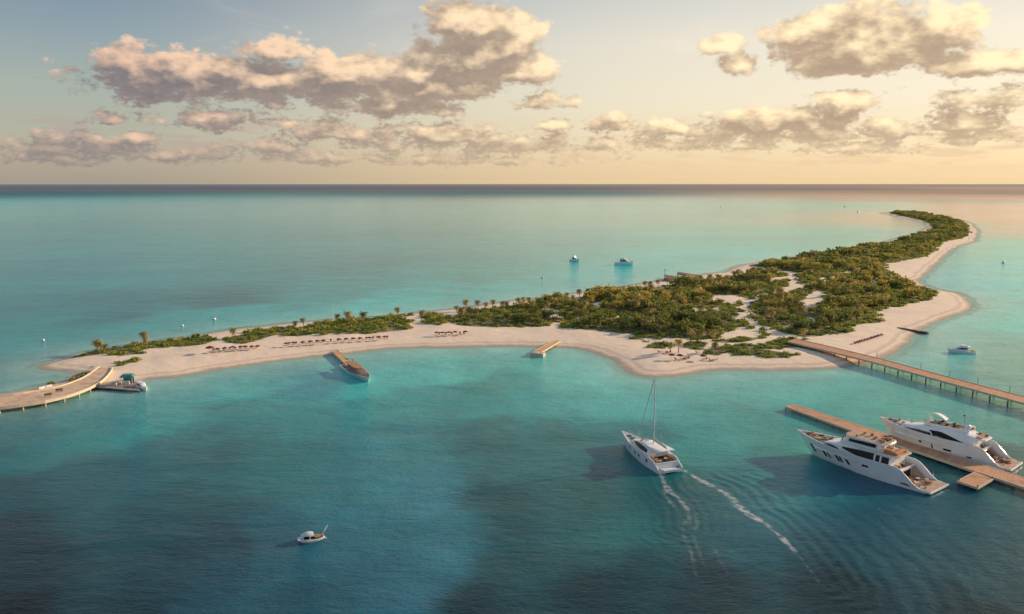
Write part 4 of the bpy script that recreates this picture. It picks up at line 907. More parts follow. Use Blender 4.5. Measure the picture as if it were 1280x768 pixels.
def motor_yacht(kind, label, stern, bow, B):
    L = math.dist(stern[:2], bow[:2]); t = thing('motor_yacht', label, 'yacht', (stern[0], stern[1], 0), hdg(stern, bow), 'large motor yachts at the dock'); k = L / 33.0
    S = lambda x, a, b_: float(sstep(np.float64(x), a, b_)); top = 3.9 if kind == 'A' else 4.1
    sheer = lambda x: 0.62 + (top - 0.62) * S(x, 1.8 * k, 7.4 * k) + 0.9 * max(0, (x - 12 * k) / (L - 12 * k)) ** 1.6
    deck = lambda x: 0.66 if x < 7.0 * k else (2.6 if x < 20 * k else sheer(x) - 0.40)
    b, bd, side, xs = hullform(L, B, sheer, 1.2, deck=deck, bow_rake=0.13); b.build('hull', M_gel, t, 40)
    # stern: platform, bulkhead, doors, stairs
    pl = Bld().box((3.4 * k, 0, 0.44), (6.8 * k, B * 1.86, 0.36)); pl.build('swim_platform', M_gel, t, 0); Bld().box((3.5 * k, 0, 0.645), (6.6 * k, B * 1.76, 0.05)).build('platform_teak', M_teak, t, 0)
    Bld().box((7.1 * k, 0, 1.75), (0.3, B * 1.80, 2.3)).build('transom_wall', M_gel, t, 0)
    for sg in (-1, 1):
        st = Bld()
        for i in range(8): st.box((5.0 * k + i * 0.28, sg * B * 0.62, 0.66 + 0.125 * (i + 1)), (0.30, 1.2, 0.25 * (i + 1)))
        st.build('stairs', M_teak, t, 0)
    Bld().box((6.92 * k, 0, 1.6), (0.08, B * 0.75, 1.7)).build('garage_door', M_glass, t, 0)
    deck_plate(bd, 7.1 * k, 20.5 * k, 2.62).build('main_deck', M_teak, t, 0)
    deck_plate(bd, 19.5 * k, L - 0.6, lambda x: sheer(x) - 0.36, n=16).build('foredeck', M_teak, t, 0)
    rails(bd, sheer, 19 * k, L - 0.4, t, 0.7)
    # deckhouse
    if kind == 'A':
        zt = lambda x: 5.25 - 0.9 * S(x, 19.0 * k, 26.5 * k) - 0.35 * S(x, 23 * k, 27 * k)
        hb, wid = house(9.0 * k, 27.0 * k, B * 0.82, B * 0.68, 2.6, zt, lambda x: bd(x) - 0.45); hb.build('deckhouse', M_gel, t, 40)
        for sg in (1, -1):
            patch(wid, 12.6 * k, 19.8 * k, lambda u: 3.45 + 0.95 * u ** 2, lambda u: 5.0 - 0.30 * u ** 2, sg=sg, off=0.03).build('salon_window', M_glass, t, 0)
            patch(wid, 11.3 * k, 12.2 * k, lambda u: 3.5, lambda u: 4.9, 3, sg=sg, off=0.03).build('side_window', M_glass, t, 0)
            patch(wid, 9.3 * k, 10.9 * k, lambda u: 3.2, lambda u: 4.88, 3, sg=sg, off=0.03).build('side_door', M_glass, t, 0)
            patch(wid, 20.4 * k, 25.2 * k, lambda u: 3.95 - 0.1 * u, lambda u: 3.97 + 0.62 * math.sin(math.pi * min(1, (1 - u) * 0.9 + 0.1)) ** 0.8 * (1 - .5 * u), sg=sg, off=0.03).build('forward_window', M_glass, t, 0)
            patch(wid, 17.5 * k, 23.5 * k, lambda u: 3.60, lambda u: 3.68, 8, sg=sg, off=0.05).build('styling_line', mat('blue_grey_line', (0.12, 0.18, 0.28), 0.4), t, 0)
        # roof deck
        rf = [(7.4 * k, -B * .60), (8.6 * k, -B * .74), (16 * k, -B * .72), (20 * k, -B * .60), (21.4 * k, -B * .3), (21.6 * k, 0), (21.4 * k, B * .3), (20 * k, B * .60), (16 * k, B * .72), (8.6 * k, B * .74), (7.4 * k, B * .60)]
        Bld().prism(rf, 5.22, 5.50).build('upper_deck', M_gel, t, 40)
        Bld().prism([(p[0] * 0.985 + .2, p[1] * .93) for p in rf], 5.49, 5.54).build('upper_teak', M_teak, t, 0)
        ht = [(11.0 * k, -B * .68), (19.2 * k, -B * .60), (20.2 * k, -B * .28), (20.2 * k, B * .28), (19.2 * k, B * .60), (11.0 * k, B * .68), (10.4 * k, B * .4), (10.4 * k, -B * .4)]
        Bld().prism(ht, 7.05, 7.22, 0.03).build('hardtop', M_gel, t, 40); Bld().prism([(p[0] * .99 + .15, p[1] * .90) for p in ht], 7.215, 7.26).build('hardtop_panel', M_teak, t, 0)
        for x, y in ((11.2, .5), (11.2, -.5), (18.9, .45), (18.9, -.45)): Bld().box((x * k, y * B, 6.3), (0.5, 0.14, 1.6)).build('hardtop_support', M_gel, t, 0)
        for sg in (1, -1): Bld().vprism([(11.0 * k, 5.5), (20.6 * k, 5.5), (19.8 * k, 6.02), (11.6 * k, 6.08)], sg * B * .60, sg * (B * .60 + .08)).build('coaming', M_gel, t, 0)
        hb2, wid2 = house(12.2 * k, 19.8 * k, B * 0.56, B * 0.50, 5.5, lambda x: 7.08 - 0.7 * S(x, 18.4 * k, 19.9 * k)); hb2.build('upper_saloon', M_gel, t, 40)
        for sg in (1, -1): patch(wid2, 12.7 * k, 18.8 * k, lambda u: 6.05, lambda u: 6.75 - .15 * u, 6, sg=sg).build('upper_window', M_glass, t, 0)
        Bld().tube([(20.9 * k, 1.2, 5.4), (20.7 * k, 1.2, 6.6)], [.12, .08]).build('vent_pipe', M_dark, t)
        s_ = Bld(); sofa(s_, 8.6 * k, 0, 5.54, 1.0, 4.2, 0, False); sofa(s_, 9.9 * k, 2.0, 5.54, 1.8, .8, 0); s_.build('sofa', M_orange, t, 0)
        clutter(t, [(9.4 * k, 0, 1.3, 2.0, 9)], 5.54, 11); clutter(t, [(14.5 * k, 0, 3, 1.7, 14)], 7.26, 12)
    else:
        zt = lambda x: 5.9 - 1.15 * S(x, 17.0 * k, 27.5 * k) - 0.6 * S(x, 12.5 * k, 8.0 * k)
        hb, wid = house(8.6 * k, 27.8 * k, B * 0.84, B * 0.64, 2.6, zt, lambda x: bd(x) - 0.4); hb.build('deckhouse', M_gel, t, 40)
        for sg in (1, -1):
            patch(wid, 17.6 * k, 26.6 * k, lambda u: 3.75 + 0.30 * u, lambda u: 3.80 + 0.30 * u + 0.85 * math.sin(math.pi * (0.12 + .88 * u) ** .9) ** 0.7 * (1 - .3 * u), sg=sg, off=0.03).build('forward_window', M_glass, t, 0)
            patch(wid, 9.2 * k, 19.0 * k, lambda u: 3.35 + 1.05 * u ** 1.3, lambda u: 3.40 + 1.9 * min(1, 1.35 * u) ** 0.9 - 0.35 * max(0, u - .6), sg=sg, off=0.05).build('salon_window', M_glass, t, 0)
            Bld().vprism([(17.5 * k, 3.6), (17.9 * k, 3.6), (18.9 * k, 5.0), (18.6 * k, 5.0)], sg * (B * .79), sg * (B * .79 + .1)).build('window_pillar', M_gel, t, 0)
        up = [(10.5 * k, -B * .50), (19 * k, -B * .48), (21.5 * k, -B * .2), (21.5 * k, B * .2), (19 * k, B * .48), (10.5 * k, B * .50)]
        Bld().prism(up, 5.86, 6.10).build('flybridge', M_gel, t, 30); Bld().prism([(p[0] * .985 + .2, p[1] * .86) for p in up], 6.09, 6.14).build('flybridge_teak', M_teak, t, 0)
        for sg in (1, -1): Bld().vprism([(11.0 * k, 6.0), (20.5 * k, 6.0), (19.4 * k, 6.5), (12 * k, 6.55)], sg * B * .47, sg * (B * .47 + .1)).build('coaming', M_gel, t, 0)
        clutter(t, [(16.5 * k, 0, 2.8, 1.4, 26)], 6.13, 21)
        # sweeping hardtop wing on the far side and arch aft
        rings = []
        for i in range(11):
            u = i / 10; x = (17.0 + 5.6 * u) * k; z = 6.3 + 1.55 * math.sin(math.pi * (0.15 + .75 * u)) ; rings.append([(x, -B * .75, z), (x, -B * .28, z + .28 * math.sin(math.pi * u)), (x, -B * .28, z + .28 * math.sin(math.pi * u) - .14), (x, -B * .75, z - .14)])
        Bld().loft(rings).build('wing_top', M_gel, t, 50)
        for x in (17.6, 20.8): Bld().box((x * k, -B * .48, 6.5), (0.6, .12, 1.3), 0, 1, .4).build('wing_strut', M_gel, t, 0)
        rings = []
        for i in range(13):
            a = math.pi * i / 12; y = math.cos(a) * B * .50; z = 5.9 + 1.3 * math.sin(a) ** .6; rings.append([(10.3 * k, y, z), (11.6 * k, y * .98, z), (11.6 * k, y * .9, z - .16), (10.3 * k, y * .9, z - .16)])
        Bld().loft(rings).build('radar_arch', M_gel, t, 50)
        Bld().tube([(12.0 * k, 0, 6.2), (12.3 * k, 0, 9.2)], [.10, .05]).build('mast', M_steel, t); Bld().dome((12.3 * k, 0, 9.15), (.28, .28), .3).build('radar_dome', M_dark, t); Bld().dome((10.9 * k, .9, 7.15), (.4, .4), .5).build('satellite_dome', M_gel, t)
        rf = Bld().prism([(6.4 * k, -B * .5), (10.6 * k, -B * .66), (10.6 * k, B * .66), (6.4 * k, B * .5)], 5.0, 5.2, .05); rf.build('aft_canopy', M_gel, t, 40)
        s_ = Bld(); sofa(s_, 8.0 * k, 0, 5.22, .9, 3.4, 0, False); s_.build('sofa', M_cush2, t, 0); clutter(t, [(8.4 * k, 0, 1.0, 2.0, 6)], 5.2, 24)
    # hull windows on both sides
    for sg in (1, -1):
        if kind == 'A':
            for i, (x, dx) in enumerate([(26.6, .5), (23.2, .55), (22.2, .3), (19.8, .42), (19.0, .36), (17.3, .42)]):
                patch(side, x * k, (x + dx * 1.5) * k, lambda u: 1.35, lambda u: 2.95 - .12 * i, 3, sg=sg, slant=0.75).build('hull_window', M_glass, t, 0)
            patch(side, 13.2 * k, 14.6 * k, lambda u: 2.0, lambda u: 2.42, 4, sg=sg).build('hull_window', M_glass, t, 0)
            patch(side, 4.2 * k, 6.4 * k, lambda u: 0.62 + .1 * u, lambda u: 0.72 + .42 * math.sin(math.pi * min(1, u + .05)) * .6 + .1 * u, 6, sg=sg).build('exhaust_port', M_dark, t, 0)
        else:
            for x, dx, z0_, z1_ in ((20.5, .7, 1.9, 2.35), (17.6, .35, 1.2, 2.2), (13.2, 1.9, 1.45, 1.9), (8.6, 1.1, 1.05, 1.35)): patch(side, x * k, (x + dx) * k, lambda u: z0_, lambda u: z1_, 3, sg=sg, slant=.2).build('hull_window', M_glass, t, 0)
    # foredeck lounge and stern furniture
    zf = sheer(24 * k) - .34; s_ = Bld(); s_.box((27.4 * k, 0, zf + .42), (2.6, 2.4, .34), 0, .95); s_.build('sunpad', M_cush, t, 0)
    s_ = Bld(); s_.box((29.9 * k, 0, zf + .62), (.7, .5, .4)); s_.build('windlass', M_dark, t, 0)
    clutter(t, [(28.6 * k, 0, 1.6, .9, 16), (25.6 * k, 0, 1.2, 1.9, 10)], zf + .3, 31 + (kind == 'B')); clutter(t, [(3.4 * k, 0.6, 1.7, B * .6, 14), (5.6 * k, 0, 1.0, B * .5, 12)], .67, 41 + (kind == 'B'))
    clutter(t, [(8.2 * k, 0, .5, B * .6, 10)], 2.65, 51)
    for i, x in enumerate((7.5, 12.5, 17.5)):
        Bld().tube([(x * k, -bd(x * k) - .18, 1.0), (x * k, -bd(x * k) - .2, 1.9)], [.16, .16]).build('fender', M_dark if kind == 'A' else M_hull2, t)
    for i, (x, z) in enumerate(((3.0, 1.0), (24.0, 4.2))):
        sg = -1 if kind == 'A' else 1; p0 = Vector((x * k, sg * (bd(x * k) - .1), z)); p1 = Vector(((x + 1.5) * k, sg * (B + 2.2), 1.1)); Bld().tube([p0, (p0 + p1) / 2 + Vector((0, 0, -.3)), p1], .035, 5).build('mooring_line', M_cush, t)
    if kind == 'A': clutter(t, [(25.8 * k, 0, .8, 1.4, 6)], zf + .2, 61)
    else: clutter(t, [(4.5 * k, 0.5, 1.6, 1.6, 9)], .67, 62)
    return t
sA = (P(1162, 617, .6) + P(1188, 605, .6)) / 2; bA = P(996, 537, 4.7)
motor_yacht('A', 'white motor yacht nearest the camera, outside the dock, with slanted hull windows and open stern', sA, bA, 4.15)
sB = (P(1259, 587, .6) + P(1276, 580, .6)) / 2; bB = P(1095, 521.5, 4.9); off = Vector((0.9, 0.35, 0))
motor_yacht('B', 'white motor yacht behind the dock, with long dark lens windows, mast and curved wing top', sB + off, bB + off, 4.0)

def sailing_yacht():
    st = (P(822, 592, .5) + P(857, 587, .5)) / 2; bw_ = P(777, 538.5, 3.0); L = math.dist(st[:2], bw_[:2]); B = math.dist(P(822, 592, .5)[:2], P(857, 587, .5)[:2]) / 2 * 0.93
    t = thing('sailing_yacht', 'white sailing yacht under way with bare tall mast, trailing a foaming wake', 'sailing yacht', (st.x, st.y, 0), hdg(st, bw_)); k = L / 22
    S = lambda x, a, b_: float(sstep(np.float64(x), a, b_))
    sheer = lambda x: 0.7 + 1.75 * S(x, -.5 * k, 3.6 * k) + 0.6 * (x / L) ** 2
    b, bd, side, xs = hullform(L, B, sheer, .4, full=.30, pw=1.75, deck=lambda x: .8 if x < 1.6 * k else (1.5 if x < 6.5 * k else sheer(x) - .12)); b.build('hull', M_gel, t, 40)
    Bld().box((1.0 * k, 0, .55), (2.0 * k, B * 1.1, .5)).build('bathing_deck', M_gel, t, 0); Bld().box((.35, 0, .25), (.3, B * .75, .7)).build('tunnel', M_dark, t, 0)
    Bld().box((1.75 * k, 0, 1.3), (.25, B * 1.75, 1.3)).build('transom', M_gel, t, 0); deck_plate(bd, 1.8 * k, 6.6 * k, 1.55).build('cockpit_floor', M_teak, t, 0); deck_plate(bd, 6.2 * k, L - .4, lambda x: sheer(x) - .10, n=16).build('side_deck', M_hull2, t, 0)
    zt = lambda x: 4.15 - 1.2 * S(x, 9.5 * k, 15.5 * k)
    hb, wid = house(5.2 * k, 15.6 * k, B * .80, B * .55, 2.1, zt, lambda x: bd(x) - .5); hb.build('cabin', M_gel, t, 40)
    for sg in (1, -1):
        patch(wid, 6.6 * k, 14.2 * k, lambda u: 2.75 + .15 * u, lambda u: 2.8 + .15 * u + .85 * math.sin(math.pi * (.2 + .8 * u)) ** .7, sg=sg).build('cabin_window', M_glass, t, 0)
        for x in (8.3, 10.4, 14.0, 4.8): patch(side, x * k, (x + .7) * k, lambda u: 1.25, lambda u: 1.85, 3, sg=sg, slant=.4).build('hull_window', M_glass, t, 0)
    Bld().prism([(2.4 * k, -B * .72), (8.0 * k, -B * .60), (8.0 * k, B * .60), (2.4 * k, B * .72)], 4.05, 4.22, .03).build('cockpit_roof', M_gel, t, 40)
    for sg in (1, -1): Bld().tube([(2.7 * k, sg * B * .68, 1.9), (2.7 * k, sg * B * .68, 4.1)], .06).build('roof_post', M_steel, t)
    for y in (-1, 1): s_ = Bld(); sofa(s_, 4.0 * k, y * B * .5, 1.55, 2.6, .8, 0 if y > 0 else math.pi); s_.build('cockpit_sofa', M_cush2, t, 0)
    Bld().box((5.26 * k, 0, 2.6), (.08, B * 1.2, 1.5)).build('cabin_door', M_glass, t, 0)
    clutter(t, [(3.6 * k, 0, .9, B * .4, 7)], 1.56, 71); clutter(t, [(10.5 * k, 0, 1.0, 1.1, 4)], 3.75, 72)
    for x in (16.6, 18.3): Bld().box((x * k, 0, sheer(x * k) - .04), (1.2, 1.3 - (x - 16) * .25, .12)).build('deck_hatch', M_glass, t, 0)
    mp = P(838.5, 562, 3.4); rel = Matrix.Rotation(-t.rotation_euler.z, 3, 'Z') @ (mp - t.location); mx = 7.6 * k
    Mh = 19.3
    Bld().tube([(mx, 0, 2.6), (mx, 0, Mh * .6), (mx, 0, Mh)], [.16, .13, .07]).build('mast', M_hull2, t)
    for z in (9.0, 14.0): Bld().tube([(mx, -1.3, z), (mx, 0, z + .1), (mx, 1.3, z)], .035, 5).build('spreader', M_hull2, t)
    Bld().tube([(mx + .3, 0, Mh - .6), (mx + 7.0 * k, 0, 3.1)], .09, 6).build('furled_jib', M_hull2, t)
    for sg in (1, -1): Bld().tube([(mx, 0, Mh - .4), (mx, sg * 1.3, 9.0), (mx - .3, sg * B * .8, 2.3)], .02, 4).build('shroud', M_steel, t)
    Bld().tube([(mx, 0, 5.0), (2.2 * k, 0, 4.7)], [.16, .12]).build('boom', M_hull2, t); Bld().tube([(mx - .3, 0, 5.25), (2.6 * k, 0, 5.0)], [.26, .18]).build('stowed_sail', M_cush, t)
    rails(bd, sheer, 7 * k, L - .3, t, .65, 8)
sailing_yacht()

def cruiser(name, label, cat, stern, bow, B, roof=M_gel, deckm=M_teak, fly=True, H=1.0, group=None, seed=5, cab=None, hullm=None):
    L = math.dist(stern[:2], bow[:2]); t = thing(name, label, cat, (stern[0], stern[1], 0), hdg(stern, bow), group); sheer = lambda x: (1.0 + .75 * (x / L) ** 1.6) * H
    b, bd, side, xs = hullform(L, B, sheer, .2, full=.45, pw=2.4, deck=lambda x: .62 * H if x < L * .35 else sheer(x) - .1 * H); b.build('hull', hullm or M_gel, t, 40)
    deck_plate(bd, .25, L * .36, .64 * H, inset=.2).build('cockpit_floor', deckm, t, 0); deck_plate(bd, L * .34, L - .3, lambda x: sheer(x) - .06 * H, inset=.2, n=12).build('foredeck', deckm if roof is not M_gel else M_hull2, t, 0)
    zt = lambda x: (2.55 - .95 * float(sstep(np.float64(x), L * .58, L * .80))) * H; hb, wid = house(L * .28, L * .80, B * .78, B * .60, .7 * H, zt, lambda x: bd(x) - .3 * H, n=12); hb.build('cabin', cab or M_gel, t, 40)
    for sg in (1, -1): patch(wid, L * .31, L * .70, lambda u: 1.65 * H, lambda u: (1.7 + .6 * math.sin(math.pi * (.2 + .8 * u)) ** .6) * H, 8, sg=sg).build('cabin_window', M_glass, t, 0)
    Bld().prism([(L * .16, -B * .62), (L * .56, -B * .60), (L * .62, -B * .3), (L * .62, B * .3), (L * .56, B * .60), (L * .16, B * .62)], 2.62 * H, 2.78 * H, .03).build('roof', roof, t, 30)
    for sg in (1, -1): Bld().tube([(L * .18, sg * B * .56, .9 * H), (L * .18, sg * B * .56, 2.64 * H)], .06 * H).build('roof_post', M_steel, t)
    if fly:
        Bld().vprism([(L * .30, 2.78 * H), (L * .55, 2.78 * H), (L * .52, 3.3 * H), (L * .32, 3.2 * H)], -B * .4, B * .4).build('flybridge', M_gel, t, 0); Bld().tube([(L * .3, 0, 3.1 * H), (L * .27, 0, 4.6 * H)], [.09 * H, .04 * H]).build('mast', M_steel, t)
    s_ = Bld(); sofa(s_, L * .08, 0, .64 * H, .5 * H, B * 1.1, 0, False); s_.build('stern_sofa', M_cush2, t, 0); rails(bd, sheer, L * .6, L - .2, t, .5 * H, 5); return t
st = P(433, 457.5, .4); bw_ = P(461.5, 473.5, 1.4)
mb = cruiser('moored_boat', 'open brown-decked boat with white gunwale moored at the end of the narrow jetty', 'boat', st, bw_, 2.6, roof=M_cush2, deckm=M_plank_dark, fly=False, H=1.0, cab=mat('brown_varnish', (0.26, 0.15, 0.11), 0.5), hullm=M_hull2)
clutter(mb, [(9.0, 0, 1.8, 1.0, 18)], 1.62, 81); clutter(mb, [(3.5, 0, 1.5, 1.2, 4)], 3.1, 82)
cruiser('cabin_cruiser', 'white cabin cruiser anchored off the eastern beach beyond the boardwalk', 'boat', P(1219, 440.5, .4), P(1184, 434.5, 1.6), 2.1, H=0.85)
cruiser('cabin_cruiser', 'larger white cruiser anchored behind the island, bow to the right', 'boat', P(768, 330.3, .4), P(792, 328.8, 1.6), 2.9, H=1.6)
cruiser('cabin_cruiser', 'small white boat anchored left of the larger cruiser behind the island', 'boat', P(713, 325.8, .4), P(724, 325.0, 1.4), 1.8, H=1.2)
# small round tender in the foreground
w = P(388, 676, 0); t = thing('small_tender', 'small round white tender with a domed canopy, alone in the dark foreground water', 'tender', (w.x, w.y, 0), 0.25)
b = Bld(); rings = []
for j, (s, z) in enumerate([(.55, -.25), (.85, .0), (1.0, .35), (1.02, .5), (.90, .52), (.86, .34)]): rings.append([(2.15 * s * math.cos(a) * (1.12 if math.cos(a) > 0 else 1), 1.25 * s * math.sin(a) * (1 - .25 * max(0, math.cos(a))), z) for a in [2 * math.pi * i / 24 for i in range(24)]])
b.loft(rings).build('hull', M_gel, t, 50); Bld().prism([(1.8 * math.cos(a), 1.05 * math.sin(a)) for a in [2 * math.pi * i / 20 for i in range(20)]], .30, .36).build('floor', M_teak, t, 0)
b = Bld(); rings = []
for i in range(9):
    a = math.pi * i / 8; rings.append([(x, 1.0 * math.cos(a) * w_, .5 + z_ * math.sin(a)) for x, w_, z_ in ((-1.55, .7, .7), (-.9, .95, 1.05), (-.1, 1.0, 1.15), (.55, .9, .95))])
for i in range(9):
    a = math.pi * i / 8; rings[i] = rings[i] + [(x, .94 * math.cos(a) * w_, .44 + z_ * .95 * math.sin(a)) for x, w_, z_ in ((.55, .9, .95), (-.1, 1.0, 1.15), (-.9, .95, 1.05), (-1.55, .7, .7))]
b.loft(rings).build('canopy', M_hull2, t, 50)
Bld().box((-.6, -.98, .95), (.9, .08, .45)).box((.35, -.92, .9), (.5, .08, .4)).build('canopy_window', M_glass, t, 0); Bld().box((.2, 0, .55), (.9, .7, .5), 0, .9).build('console', M_cush3, t, 0)
s_ = Bld(); sofa(s_, 1.15, 0, .36, .8, 1.2, 0, False); s_.build('seat', M_cush2, t, 0); Bld().tube([(1.75, .1, .45), (2.5, .45, 1.55), (2.9, .6, 2.2)], [.13, .10, .09]).build('raised_motor_arm', M_gel, t); Bld().box((1.95, .15, .55), (.5, .4, .5)).build('outboard_motor', M_cush2, t, 0)
b = Bld(); b.tube([(1.9, -.2, .35), (2.7, -.35, .30)], [.16, .12]).build('bathing_step', M_gel, t)

# platform with boat-shed and moored boat by the curved pier
pt = thing('landing_platform', 'low grey timber landing platform on piles right of the curved pier', 'platform', tuple(P(150, 481, 0)))
L_ = [np.array(P(x, y, .8)[:2]) for x, y in ((118, 481.5), (135, 478), (150, 475.5), (176, 477.5))]; R_ = [np.array(P(x, y, .8)[:2]) for x, y in ((116, 484), (133, 485), (150, 486.5), (174, 488.5))]
strip_mesh('deck', L_, R_, .55, .8, mat('grey_planks', build=b_plank((.42, .34, .29), (.33, .27, .24), .3)), pt, np.array(pt.location[:2]))
for q in R_ + L_[2:]: Bld().tube([(q[0] - pt.location.x, q[1] - pt.location.y + .2, -3), (q[0] - pt.location.x, q[1] - pt.location.y + .2, .6)], .18).build('post', M_post, pt)
w = P(160, 480, .8); t = thing('pavilion', 'small white pavilion with teal roof on the landing platform', 'pavilion', (w.x, w.y, .8), .2)
for x in (-1.5, 1.5):
    for y in (-1.2, 1.2): Bld().tube([(x, y, 0), (x, y, 2.3)], .08).build('column', M_hull2, t)
Bld().loft([[(-2, -1.7, 2.3), (2, -1.7, 2.3), (2, 1.7, 2.3), (-2, 1.7, 2.3)], [(-1.4, -1.1, 2.95), (1.4, -1.1, 2.95), (1.4, 1.1, 2.95), (-1.4, 1.1, 2.95)]]).build('roof', M_teal, t, 0); Bld().box((0, 1.15, 1.1), (3.0, .08, 2.2)).build('back_panel', M_teal, t, 0); Bld().box((-.4, -.2, .45), (1.8, .6, .9)).build('counter', M_hull2, t, 0)
for k, (x, y) in enumerate(((143, 481.5), (148, 480.5))):
    w = P(x, y, .8); o = Bld().box((0, 0, .35), (1.6, 1.1, .7), 0, .92).box((0, 0, .74), (1.7, 1.2, .08)).build('storage_crate', M_cush, None, 0); o.location = (w.x, w.y, .81); tag(o, ['pale storage crate on the landing platform, nearer the curved pier', 'pale storage crate on the landing platform, beside the teal pavilion'][k], 'crate', 'crates on the landing platform')
cruiser('harbour_boat', 'stubby cream boat with rounded bow tied to the tip of the landing platform', 'boat', P(172, 482, .4), P(183.0, 485.5, 1.0), 1.35, roof=M_gel, fly=False, H=0.72)

# buoys
for k, (x, y, r, lab) in enumerate([(54, 426, .55, 'white mooring buoy farthest left, off the sandy spit'), (228, 408, .6, 'white mooring buoy above the first scrub strip, left of its pair'), (268, 400, .75, 'white mooring buoy above the first scrub strip, right of its pair'), (678, 347.5, .7, 'white mooring buoy below the small anchored boat'),
     (1056, 258.5, 2.0, 'white buoy off the far neck of the island, left one'), (1072, 265, 1.7, 'white buoy off the far neck of the island, right one'), (1254, 329, 1.1, 'white buoy in the pale water right of the island neck'), (901, 259, 1.6, 'tiny white buoy far out on the open sea')]):
    w = P(x, y, 0); t = thing('mooring_buoy', lab, 'buoy', (w.x, w.y, 0), 0, 'white mooring buoys'); b = Bld(); rings = []
    for j in range(9): a = -math.pi / 2 + math.pi * (j + .2) / 8.4; rings.append([(r * math.cos(a) * math.cos(u), r * math.cos(a) * math.sin(u), r * .35 + r * math.sin(a)) for u in [2 * math.pi * i / 14 for i in range(14)]])
    b.loft(rings).build('float', M_gel, t, 60); Bld().tube([(0, 0, r * 1.2), (0, 0, r * 1.7)], r * .15).build('eye', M_dark, t); Bld().tube([(r * 1.0 * math.cos(u), r * 1.0 * math.sin(u), r * .3) for u in [2 * math.pi * i / 16 for i in range(17)]], r * .1, 6, False).build('band', M_orange, t)

# ---------------------------------------------------------------- beach furniture
def umbrella0(label, loc):
    t = thing('beach_umbrella', label, 'parasol', loc, 0, 'maroon parasols along the beach'); Bld().tube([(0, 0, -.2), (0, 0, 2.6)], .045, 6).build('pole', M_hull2, t); b = Bld(); n = 8; V = [(0, 0, 2.75)]; F = []
    for i in range(n): a = 2 * math.pi * i / n; V.append((1.55 * math.cos(a), 1.55 * math.sin(a), 2.12))
    for i in range(n): a = 2 * math.pi * i / n; V.append((1.55 * math.cos(a), 1.55 * math.sin(a), 1.95))
    for i in range(n): j = (i + 1) % n; F += [[0, 1 + i, 1 + j], [1 + i, 1 + n + i, 1 + n + j, 1 + j]]
    b.add(V, F).build('canopy', M_red, t, 0, fix=False); return t
def lounger0(label, loc):
    t = thing('sun_lounger', label, 'sun lounger', loc, 0, 'sun loungers on the sand'); Bld().box((.25, 0, .36), (1.35, .68, .12)).build('mattress', mat('faded_pink_cloth', (0.50, 0.26, 0.22), 0.85), t, 0); Bld().box((-.68, 0, .58), (.75, .66, .10), 0, 1, .8).build('backrest', M_red, t, 0)
    for x in (-.5, .8):
        for y in (-.28, .28): Bld().box((x, y, .14), (.06, .06, .32)).build('leg', M_dark, t, 0)
    return t
U0 = L0 = None
ORD = ['first', 'second', 'third', 'fourth', 'fifth', 'sixth', 'seventh', 'eighth', 'ninth', 'tenth', 'eleventh', 'twelfth', 'thirteenth', 'fourteenth', 'fifteenth']
def put_u(x, y, lab, s=0.66):
    global U0
    w = P(x, y, 2.0); loc = (w.x, w.y, float(gz(w.x, w.y)[0]))
    if U0 is None: U0 = umbrella0(lab, loc); return
    copy_thing(U0, loc, random.uniform(0, .8), (s, s, s), lab)
def put_l(x, y, lab, rz):
    global L0
    w = P(x, y + 0.6, 1.1); loc = (w.x, w.y, float(gz(w.x, w.y)[0]))
    if L0 is None: L0 = lounger0(lab, loc); L0.rotation_euler = (0, 0, rz); return
    copy_thing(L0, loc, rz, None, lab)
random.seed(9)
rowA = [(262.5, 439.3), (271.6, 438.3), (281, 437), (291, 436), (301, 435.6), (306.5, 435.2), (315, 434.6), (322, 434)]
for i, (x, y) in enumerate(rowA): put_u(x, y, ORD[i] + ' maroon parasol from the left in the row on the western beach')
for i, x in enumerate(np.linspace(266, 321, 9)): put_l(x, np.interp(x, [262, 322], [439.6, 434.4]), 'dark sun lounger with maroon backrest under the parasol row on the western beach', -1.4 + random.uniform(-.2, .2))
rowB = [(358, 430.2), (367, 429.6), (378.5, 428.8), (388, 428.2), (397, 427.6), (404, 427.2), (424, 425.6), (433, 425), (442, 424.4), (450.5, 424), (462, 423.2), (473, 422.4), (481, 421.8)]
for i, (x, y) in enumerate(rowB): put_u(x, y, ORD[i] + ' maroon parasol from the left in the long row below the long scrub patch')
for i, x in enumerate(np.linspace(361, 484, 15)): put_l(x, np.interp(x, [358, 482], [430.4, 422.0]), 'dark sun lounger with maroon backrest under the long parasol row below the long scrub patch', -1.4 + random.uniform(-.2, .2))
rowC = [(546, 417.2), (553, 417.3), (561, 417), (569, 416.6), (582, 416)]
for i, (x, y) in enumerate(rowC): put_u(x, y, ORD[i] + ' maroon parasol from the left in the small row beside the main wood')
for i, (x, y) in enumerate([(549, 418.2), (557, 418.2), (565, 418), (575, 417.6), (580, 417.6)]): put_l(x, y, 'dark sun lounger with maroon backrest in the small row beside the main wood', -1.3 + random.uniform(-.2, .2))
for i in range(10): u = i / 9; put_u(1071 + 31 * u, 427 - 10 * u, ORD[i] + ' parasol from the near end of the diagonal row on the eastern beach', .40)
for i in range(12): u = i / 11; put_l(1070 + 33 * u, 428.4 - 10.5 * u, 'dark sun lounger with maroon backrest in the diagonal row on the eastern beach', .6 + random.uniform(-.2, .2))
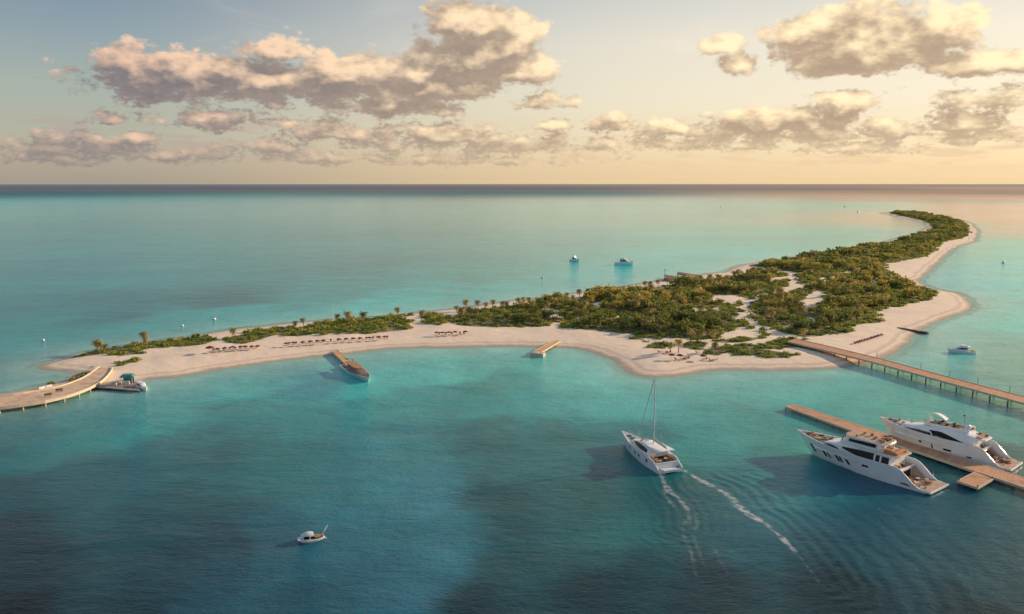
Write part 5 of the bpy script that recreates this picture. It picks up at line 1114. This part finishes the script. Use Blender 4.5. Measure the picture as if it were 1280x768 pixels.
for i, (x, y) in enumerate([(850, 446.2), (840, 445.8), (879, 446.6)]): put_u(x, y, ['reddest parasol in the scattered group at the middle of the beach', 'small maroon parasol left in the scattered group at the middle of the beach', 'dark parasol right in the scattered group at the middle of the beach'][i], .8)
for i, (x, y) in enumerate([(825, 440.5), (833, 441), (836, 441.5), (846, 449.5), (853, 448.5), (858, 448), (862, 444.5), (889, 449.5), (894, 449), (872, 440.5), (881, 448.5), (860, 447)]): put_l(x, y, 'dark sun lounger with maroon backrest in the scattered group at the middle of the beach', random.uniform(-3, 3))
for i, (x, y, r_, h_) in enumerate([(102, 473, 2.3, 2.0), (107, 468, 2.1, 2.3), (95, 478, 2.0, 1.4), (66, 479, 1.8, 1.3)]):
    w = P(x, y, .5); q, tt, _ = leaf_proto(160, r_, h_, 0, .45, 800 + i, 6, True); o = mk('round_bush', q, quads(len(q)), [M_scrub], {'tint': tt}, False); o.location = (w.x, w.y, max(.1, float(gz(w.x, w.y)[0])))
    tag(o, ['round green bush on the bank inside the curved pier, middle of three', 'tallest bush inside the landward end of the curved pier', 'lowest bush on the bank inside the curved pier', 'dark lone bush by the white low walls inside the curved pier'][i], 'bush')
w = P(416.5, 402, 0); t = thing('flagpole', 'thin white pole rising from the back shore behind the long scrub patch', 'pole', (w.x, w.y, float(gz(w.x, w.y)[0]) if True else 0)); Bld().tube([(0, 0, -.5), (0, 0, 7)], [.12, .06]).build('pole', M_gel, t); Bld().dome((0, 0, 7), (.14, .14), .15).build('finial', M_steel, t)
w = P(988, 331.5, 1); t = thing('beach_shelter', 'low white roofed shelter in a clearing near the back headland', 'shelter', (w.x, w.y, float(gz(w.x, w.y)[0])), .1)
for x in (-7, 0, 7):
    for y in (-3.4, 3.4): Bld().tube([(x, y, 0), (x, y, 2.6)], .15).build('column', M_post, t)
Bld().loft([[(-8.5, -4.5, 2.6), (8.5, -4.5, 2.6), (8.5, 4.5, 2.6), (-8.5, 4.5, 2.6)], [(-7, -.3, 3.7), (7, -.3, 3.7), (7, .3, 3.7), (-7, .3, 3.7)]]).build('roof', M_hull2, t, 0)
